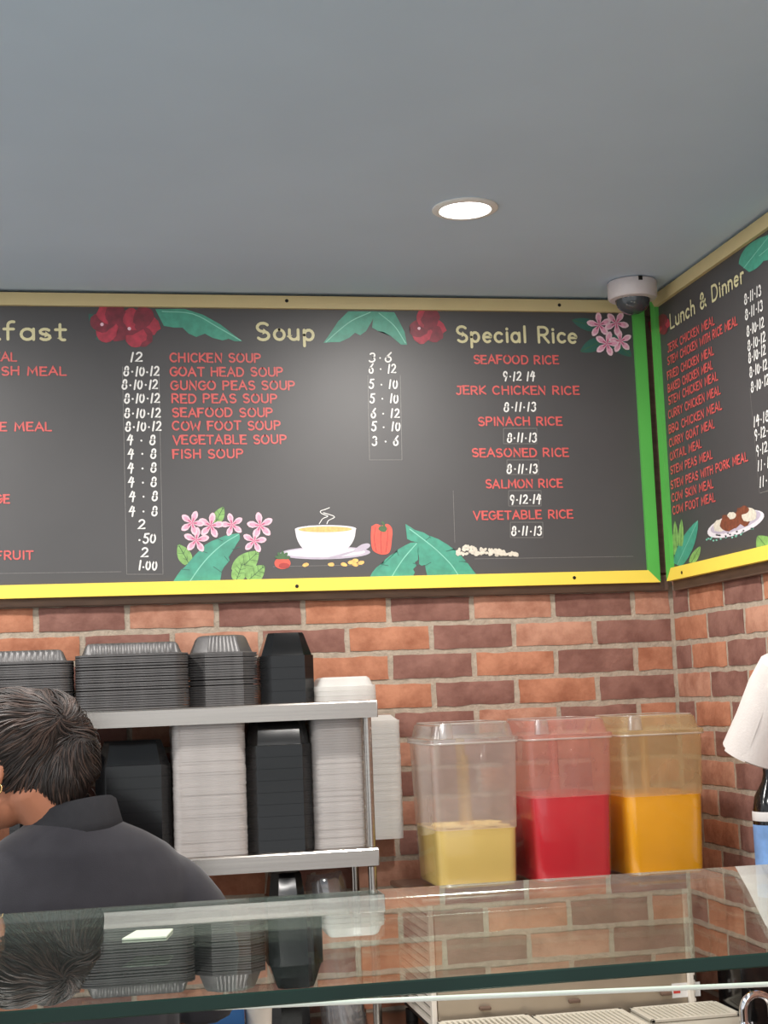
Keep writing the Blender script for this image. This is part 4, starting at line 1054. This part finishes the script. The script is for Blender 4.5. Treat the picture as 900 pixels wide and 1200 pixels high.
# towel roll: wound looser at its lower end, tilted, hung on a rod from a wall arm
A = at_y(885, 886, -0.66); B = at_y(901, 789, -0.66)
axd = ((B-A).normalized() + Vector((0, -0.42, 0))).normalized()
LR = 0.205
c0 = A; c1 = c0 + axd*LR
R0, R1 = 0.067, 0.051
tr = thing('paper_towel_roll', 'white paper towel roll hanging tilted at the right edge in front of the brick wall', 'paper towel', c0)
E1 = Vector((1, 0, 0)); E1 = (E1 - axd*E1.dot(axd)).normalized(); E2 = axd.cross(E1)
def ringat(c, r, n=56, wob=0): return [c+(E1*math.cos(2*math.pi*i/n)+E2*math.sin(2*math.pi*i/n))*(r*(1+wob*math.sin(3*2*math.pi*i/n))) for i in range(n)]
bm = NB()
loft(bm, [ringat(c0+axd*0.004, 0.0205), ringat(c0, R0-0.006), ringat(c0+axd*0.004, R0), ringat(c0+axd*(LR*0.35), R0-0.006, wob=0.01), ringat(c0+axd*(LR*0.7), R1+0.008, wob=0.012), ringat(c1-axd*0.010, R1+0.001), ringat(c1-axd*0.002, R1-0.006), ringat(c1-axd*0.001, R1-0.014), ringat(c1-axd*0.006, R1-0.018), ringat(c1-axd*0.004, 0.0205)], False, False)
obj('paper', bm, M['paper'], tr, smooth=50)
bm = NB(); rows = []
for k in range(9):       # loose end of the outer sheet
    a = math.radians(182+k*5.5); off = -0.0008+0.0040*(1-k/8)
    d_ = E1*math.cos(a)+E2*math.sin(a)
    rows.append([c0+axd*(LR*t)+d_*(R0+(R1-R0)*t+off+0.002*math.sin(3.1*t)) for t in (0.004, 0.15, 0.35, 0.6, 0.8, 0.94)])
V0 = [[bm.verts.new(p) for p in r] for r in rows]
for a, b in zip(V0, V0[1:]):
    for i in range(5): bm.faces.new((a[i], a[i+1], b[i+1], b[i]))
obj('loose_sheet', bm, M['paper'], tr, smooth=50)
bm = NB(); loft(bm, [ringat(c0+axd*0.001, 0.0203, 32), ringat(c1-axd*0.001, 0.0203, 32), ringat(c1-axd*0.001, 0.0185, 32), ringat(c0+axd*0.001, 0.0185, 32), ringat(c0+axd*0.001, 0.0203, 32)], False, False); obj('core', bm, M['card_core'], tr, smooth=50)
pg = thing('towel_holder', 'wall arm with a rod through the core of the paper towel roll', 'towel holder', (-0.004, c1.y, c1.z+0.1))
we = c1 + axd*0.05
bm = NB(); tube(bm, [c0-axd*0.004, we], 0.007, 16); obj('rod', bm, M['chrome'], pg, smooth=50)
bm = NB(); loft(bm, [ringat(c0-axd*0.010, 0.017, 24), ringat(c0-axd*0.003, 0.019, 24)]); obj('stop', bm, M['chrome'], pg, smooth=50)
bm = NB(); tube(bm, [we, Vector((-0.010, we.y, we.z))], 0.008, 16); obj('arm', bm, M['chrome'], pg, smooth=50)
bm = NB(); box(bm, -0.012, -0.003, we.y-0.03, we.y+0.03, we.z-0.03, we.z+0.04, 0.002); obj('wall_plate', bm, M['chrome'], pg)

# ------------------------------------------------------------------ the person behind the counter
pr = thing('person', 'person with pinned-up dark hair in a charcoal polo shirt, back to the viewer', 'person', (-1.43, -0.75, 0))
TF = Vector((-0.15, 0.989, 0)).normalized(); TRr = TF.cross(Vector((0, 0, 1))).normalized()
BO = Vector((-1.43, -0.75, 0))
def W(a, b, z): return BO + TRr*a + TF*b + Vector((0, 0, z))
def rings_ell(bm, rows, n=28):
    loft(bm, [[W(ca+hw*math.cos(2*math.pi*i/n), cb+hd*math.sin(2*math.pi*i/n), z) for i in range(n)] for z, hw, hd, ca, cb in rows])
HF = Vector((-0.88, 0.40, -0.22)).normalized(); HS = Vector((0, 0, 1)).cross(HF).normalized(); HU = HF.cross(HS).normalized()   # head: forward, left, up
HC = Vector((-1.545, -0.755, 1.553))
HM = Matrix((HF, HS, HU)).transposed()
def H(f, s, u): return HC + HF*f + HS*s + HU*u
bm = NB()
rings_ell(bm, [(0.86, .13, .10, 0, 0), (0.92, .155, .11, 0, 0), (1.02, .135, .095, 0, 0), (1.15, .142, .10, 0, 0), (1.27, .165, .108, 0, 0), (1.34, .16, .095, 0, 0), (1.385, .115, .078, 0, 0), (1.42, .07, .06, -.01, .005)])
tube(bm, [W(-0.005, 0, 1.36), W(-0.025, 0.005, 1.43), H(-0.035, 0, -0.06), H(-0.02, 0, 0.0)], [0.068, 0.056, 0.052, 0.05], 20)
ellipsoid(bm, H(-0.012, 0, 0.015), (0.094, 0.073, 0.098), HM)
ellipsoid(bm, H(0.030, 0, -0.045), (0.060, 0.056, 0.072), HM)
ellipsoid(bm, H(0.060, 0, -0.098), (0.024, 0.030, 0.020), HM)       # chin
tube(bm, [H(0.078, 0, 0.018), H(0.100, 0, -0.022), H(0.088, 0, -0.036)], [0.008, 0.013, 0.008], 12)   # nose
for s in (1, -1):
    ellipsoid(bm, H(-0.006, s*0.074, -0.018), (0.017, 0.007, 0.031), HM)   # ears
    ellipsoid(bm, H(0.060, s*0.038, -0.030), (0.022, 0.02, 0.02), HM)
    # arms and hands
    tube(bm, smooth_pts([W(s*0.11, 0, 1.325), W(s*0.160, 0.0, 1.295), W(s*0.196, 0.01, 1.20), W(s*0.200, 0.05, 1.09), W(s*0.15, 0.17, 1.02), W(s*0.085, 0.27, 0.955)], 4),
         [0.046+(0.024-0.046)*min(1, k/20) for k in range(21)], 16)
    wx = W(s*0.075, 0.285, 0.95); hd = (TF*0.92 - TRr*s*0.38).normalized(); hs = hd.cross(Vector((0, 0, 1))).normalized()*s
    ellipsoid(bm, wx+hd*0.045, (0.040, 0.048, 0.016), Matrix((hs, hd, Vector((0, 0, 1)))).transposed())
    for k, ln in enumerate((0.062, 0.072, 0.068, 0.052)):
        o0 = wx+hd*0.075+hs*((k-1.5)*-0.019)
        tube(bm, smooth_pts([o0, o0+hd*ln*0.45+Vector((0, 0, 0.004)), o0+hd*ln*0.8-Vector((0, 0, 0.012)), o0+hd*ln*0.92-Vector((0, 0, 0.03))], 3), [0.0088-0.0003*q for q in range(10)], 10)
    tube(bm, smooth_pts([wx+hd*0.02+hs*0.028, wx+hd*0.05+hs*0.055, wx+hd*0.08+hs*0.056-Vector((0, 0, 0.012))], 3), [0.0115-0.0004*q for q in range(7)], 10)
    # legs and feet
    tube(bm, smooth_pts([W(s*0.08, 0, 0.90), W(s*0.085, 0, 0.70), W(s*0.088, 0.01, 0.48), W(s*0.088, -0.005, 0.30), W(s*0.088, -0.01, 0.07)], 4), [0.085-0.05*k/16 for k in range(17)], 16)
    ellipsoid(bm, W(s*0.09, 0.05, 0.045), (0.042, 0.11, 0.04), Matrix((TRr, TF, Vector((0, 0, 1)))).transposed())
obj('body', remesh(bm, 0.0048, 4), M['skin'], pr, smooth=180)
for s in (1, -1):
    bm = NB(); ellipsoid(bm, H(0.072, s*0.031, 0.004), (0.011, 0.012, 0.010), HM); e = obj('eye', bm, M['eye'], pr, smooth=180)
    bm = NB(); ellipsoid(bm, H(0.0795, s*0.032, 0.004), (0.004, 0.0055, 0.0055), HM); obj('iris', bm, M['iris'], e, smooth=180)
    bm = NB(); tube(bm, smooth_pts([H(0.080, s*0.016, 0.022), H(0.079, s*0.032, 0.027), H(0.068, s*0.046, 0.022)], 4), 0.003, 8); obj('eyebrow', bm, M['hair'], pr, smooth=180)
bm = NB(); tube(bm, smooth_pts([H(0.078, -0.022, -0.070), H(0.090, 0, -0.067), H(0.078, 0.022, -0.070)], 4), 0.006, 8); obj('lips', bm, M['lips'], pr, smooth=180)
bm = NB()
ec = H(-0.004, 0.079, -0.052)
tube(bm, [ec+HF*0.010*math.cos(a)+Vector((0, 0, 0.010*math.sin(a))) for a in [2*math.pi*k/20 for k in range(21)]], 0.0013, 8)
obj('earring', bm, M['gold'], pr, smooth=60)
# hair: a cap swept up into a twist, covered with combed strands that follow its surface
from mathutils.bvhtree import BVHTree
LUMPS = [(Vector((-1.538, -0.757, 1.577)), (0.098, 0.083, 0.094), HM), (Vector((-1.482, -0.775, 1.606)), (0.062, 0.058, 0.062), Matrix()), (Vector((-1.437, -0.770, 1.560)), (0.046, 0.056, 0.066), Matrix()), (Vector((-1.466, -0.772, 1.512)), (0.056, 0.058, 0.058), Matrix()), (Vector((-1.505, -0.772, 1.523)), (0.046, 0.058, 0.050), Matrix()), (Vector((-1.425, -0.775, 1.528)), (0.036, 0.04, 0.030), Matrix())]
bm = NB()
for c, r, m in LUMPS: ellipsoid(bm, c, r, m)
hb = remesh(bm, 0.006, 7)
kill = [v for v in hb.verts if (v.co-HC).dot(HF) > 0.050 and (v.co-HC).dot(HU) < 0.072]
bmesh.ops.delete(hb, geom=kill, context='VERTS')
hb.normal_update()
for v in hb.verts:
    n_ = noise.noise(Vector((v.co.x*30, v.co.y*30, v.co.z*12))); v.co += v.normal*(n_*0.004)
hb.normal_update()
tree_ = BVHTree.FromBMesh(hb)
rnd = random.Random(11)
seeds = [(f.calc_center_median(), f.normal.copy()) for f in hb.faces if f.normal.y < 0.45]
KN = Vector((-1.462, -0.815, 1.618)); K2 = Vector((-1.425, -0.80, 1.575))
for k in range(1150):
    p, n_ = rnd.choice(seeds)
    p = p.copy(); back = p.x > -1.485
    sw = rnd.uniform(0.35, 0.8) if back else rnd.uniform(-0.15, 0.2)
    tgt = K2 if (back and p.z < 1.58) else KN
    rad = rnd.uniform(0.0008, 0.0019); lift = rnd.uniform(0.0, 0.0035); pts = []
    for q in range(11):
        loc, nn, fi, ds = tree_.find_nearest(p)
        if loc is None: break
        pts.append(loc+nn*(lift*math.sin(math.pi*(q+1)/12)+rad*0.3))
        d = (tgt-loc); d -= nn*d.dot(nn)
        if d.length < 0.008: break
        d.normalize(); d = d + nn.cross(d)*sw
        d += Vector((noise.noise(loc*30), noise.noise(loc*30+Vector((5, 0, 0))), noise.noise(loc*30+Vector((0, 9, 0)))))*0.35
        p = loc + d.normalized()*0.0075
    if len(pts) >= 4:
        m_ = len(pts)
        lightp = 0.42 if (p.z > 1.575 and p.x > -1.53) else 0.16
        tube(hb, pts, [rad*(0.3+0.7*math.sin(math.pi*(t+0.6)/(m_+0.2))) for t in range(m_)], 5, 1 if rnd.random() < lightp else 0)
for k in range(26):      # wisps standing off the outline
    p, n_ = rnd.choice([s_ for s_ in seeds if s_[0].x > -1.47 or s_[0].z > 1.63])
    tube(hb, smooth_pts([p, p+n_*0.008+Vector((0.004, 0, -0.006)), p+n_*0.010+Vector((0.006, 0, -0.020))], 3), 0.0005, 4, 0)
obj('hair', hb, [M['hair'], M['hair_light']], pr, smooth=60)
# polo shirt
bm = NB()
rings_ell(bm, [(0.86, .175, .128, 0, 0), (0.95, .172, .125, 0, 0), (1.05, .165, .120, 0, 0), (1.16, .170, .122, 0, 0), (1.25, .196, .126, 0, 0), (1.31, .206, .120, 0, 0), (1.35, .192, .106, 0, -.004), (1.39, .160, .092, -.004, -.008), (1.416, .122, .080, -.008, -.008), (1.434, .088, .073, -.010, -.008), (1.444, .074, .068, -.012, -.006)], 32)
for s in (1, -1):
    tube(bm, smooth_pts([W(s*0.08, -0.004, 1.34), W(s*0.165, 0.0, 1.300), W(s*0.210, 0.008, 1.205), W(s*0.220, 0.045, 1.09)], 5), [0.052+0.020*min(1, k/7)-0.010*max(0, (k-9)/6) for k in range(16)], 20)
sb_ = remesh(bm, 0.006, 10)
sb_.normal_update()
for v in sb_.verts:
    la = (v.co-BO).dot(TRr); lz = v.co.z
    f1 = noise.noise(Vector((la*9+lz*6, lz*5-la*3, 1.3)))
    f2 = math.sin((la*0.9+(1.45-lz)*0.75)*60+3*noise.noise(Vector((la*6, lz*6, 4))))*0.5
    k_ = max(0.0, min(1.0, (1.40-lz)/0.12))
    v.co += v.normal*(0.006*f1+0.0060*f2*k_*max(0, noise.noise(Vector((la*5, lz*4, 8)))+0.35))
st = obj('polo_shirt', sb_, M['shirt'], pr, smooth=180)
bm = NB(); rings = []
NC = BO + TRr*(-0.010)
for out, z in ((0.0, 1.428), (0.0, 1.462), (0.004, 1.467), (0.012, 1.462), (0.020, 1.438), (0.024, 1.424), (0.021, 1.420)):
    ring = []
    for i in range(48):
        a_ = 2*math.pi*i/48; ca, sa = math.cos(a_), math.sin(a_)
        p_ = NC + TRr*((0.064+out)*ca) + TF*((0.062+out)*sa)
        lift = 0.012*max(-1, -sa)+0.010*ca if z > 1.45 else 0.006*ca
        ring.append(Vector((p_.x, p_.y, z+lift-0.012*max(0, sa))))
    rings.append(ring)
loft(bm, rings, False, False); obj('collar', bm, M['collar'], st, smooth=60)
bm = NB()
rings_ell(bm, [(0.80, .155, .118, 0, 0), (0.88, .165, .122, 0, 0), (0.97, .160, .116, 0, 0)], 28)
for s in (1, -1):
    tube(bm, smooth_pts([W(s*0.082, 0, 0.90), W(s*0.088, 0, 0.70), W(s*0.09, 0.01, 0.48), W(s*0.09, -0.005, 0.28), W(s*0.09, -0.01, 0.055)], 4), [0.096-0.034*k/16 for k in range(17)], 18)
obj('trousers', remesh(bm, 0.008, 5), M['trousers'], pr, smooth=180)
for s in (1, -1):
    bm = NB(); Rt = Matrix((TRr, TF, Vector((0, 0, 1)))).transposed()
    ellipsoid(bm, W(s*0.09, 0.05, 0.045), (0.050, 0.13, 0.044), Rt); box_z = 0
    sbm = remesh(bm, 0.008, 2)
    for v in sbm.verts: v.co.z = max(0.001, v.co.z)
    obj('shoe', sbm, M['shoe'], pr, smooth=60)

# ------------------------------------------------------------------ glass shelf over the service counter
GX0, GX1, GY0, GY1, GZ = -2.62, -0.06, -2.222, -1.640, 1.402
sc_ = thing('service_counter', 'steel service counter under the glass shelf in the foreground', 'counter', (-1.35, -1.93, 0))
bm = NB(); box(bm, -3.0, -0.03, -2.40, -1.50, 0.90, 0.94, 0.004); obj('worktop', bm, M['steel'], sc_)
bm = NB(); box(bm, -2.98, -0.05, -2.36, -1.54, 0.0, 0.90, 0.003); obj('cabinet_body', bm, M['steel'], sc_)
gs = thing('glass_shelf', 'horizontal glass shelf in the foreground with a thick dark green edge', 'glass shelf', (-1.35, -1.93, 0.94))
bm = NB()
for z in (GZ, GZ-0.012):
    vs = [bm.verts.new(p) for p in ((GX0, GY0, z), (GX1, GY0, z), (GX1, GY1, z), (GX0, GY1, z))]; bm.faces.new(vs if z == GZ else vs[::-1])
obj('pane', bm, M['glass'], gs, smooth=False)
bm = NB(); T_ = 0.0012
def edge_ring(ins, z): return [(GX0+ins, GY0+ins, z), (GX1-ins, GY0+ins, z), (GX1-ins, GY1-ins, z), (GX0+ins, GY1-ins, z)]
EP = [(0, GZ), (-T_, GZ-T_), (-T_, GZ-0.012+T_), (0, GZ-0.012)]
loft(bm, [[edge_ring(i_, z_)[q] for q in (3, 0, 1, 2)] for i_, z_ in EP], False, False, closed=False)
obj('polished_edge', bm, M['glass_edge'], gs, smooth=False)
bm = NB(); loft(bm, [[edge_ring(i_, z_)[q] for q in (2, 3)] for i_, z_ in EP], False, False, closed=False)
obj('far_edge', bm, M['clear_lid'], gs, smooth=False)
for x in (GX0+0.06, GX1-0.06):
    for y in (GY0+0.08, GY1-0.08):
        bm = NB(); tube(bm, [(x, y, 0.9405), (x, y, GZ-0.0125)], 0.0125, 16); lathe(bm, [(0.03, 0.9402), (0.03, 0.946)], (x, y, 0), 24); obj('post', bm, M['steel'], gs, smooth=40)
bm = NB(); r0, r1 = at_y(0, 1191.5, -1.93), at_y(900, 1153.5, -1.93); dr = (r1-r0)
tube(bm, [r0-dr*((r0.x-(GX0+0.06))/dr.x), r0+dr*((GX1-0.06-r0.x)/dr.x)], 0.0027, 12); obj('rail', bm, M['lamp_trim'], gs, smooth=60)
bm = NB()
q = [at_z(u, v, GZ+0.0005) for u, v in ((143, 1102), (195, 1099), (203, 1090), (160, 1092))]
prism(bm, [(p.x, p.y) for p in q], GZ+0.0006, GZ+0.0022); tag(obj('price_card', bm, M['tag_white']), 'small blank white card lying on the glass shelf', 'card')
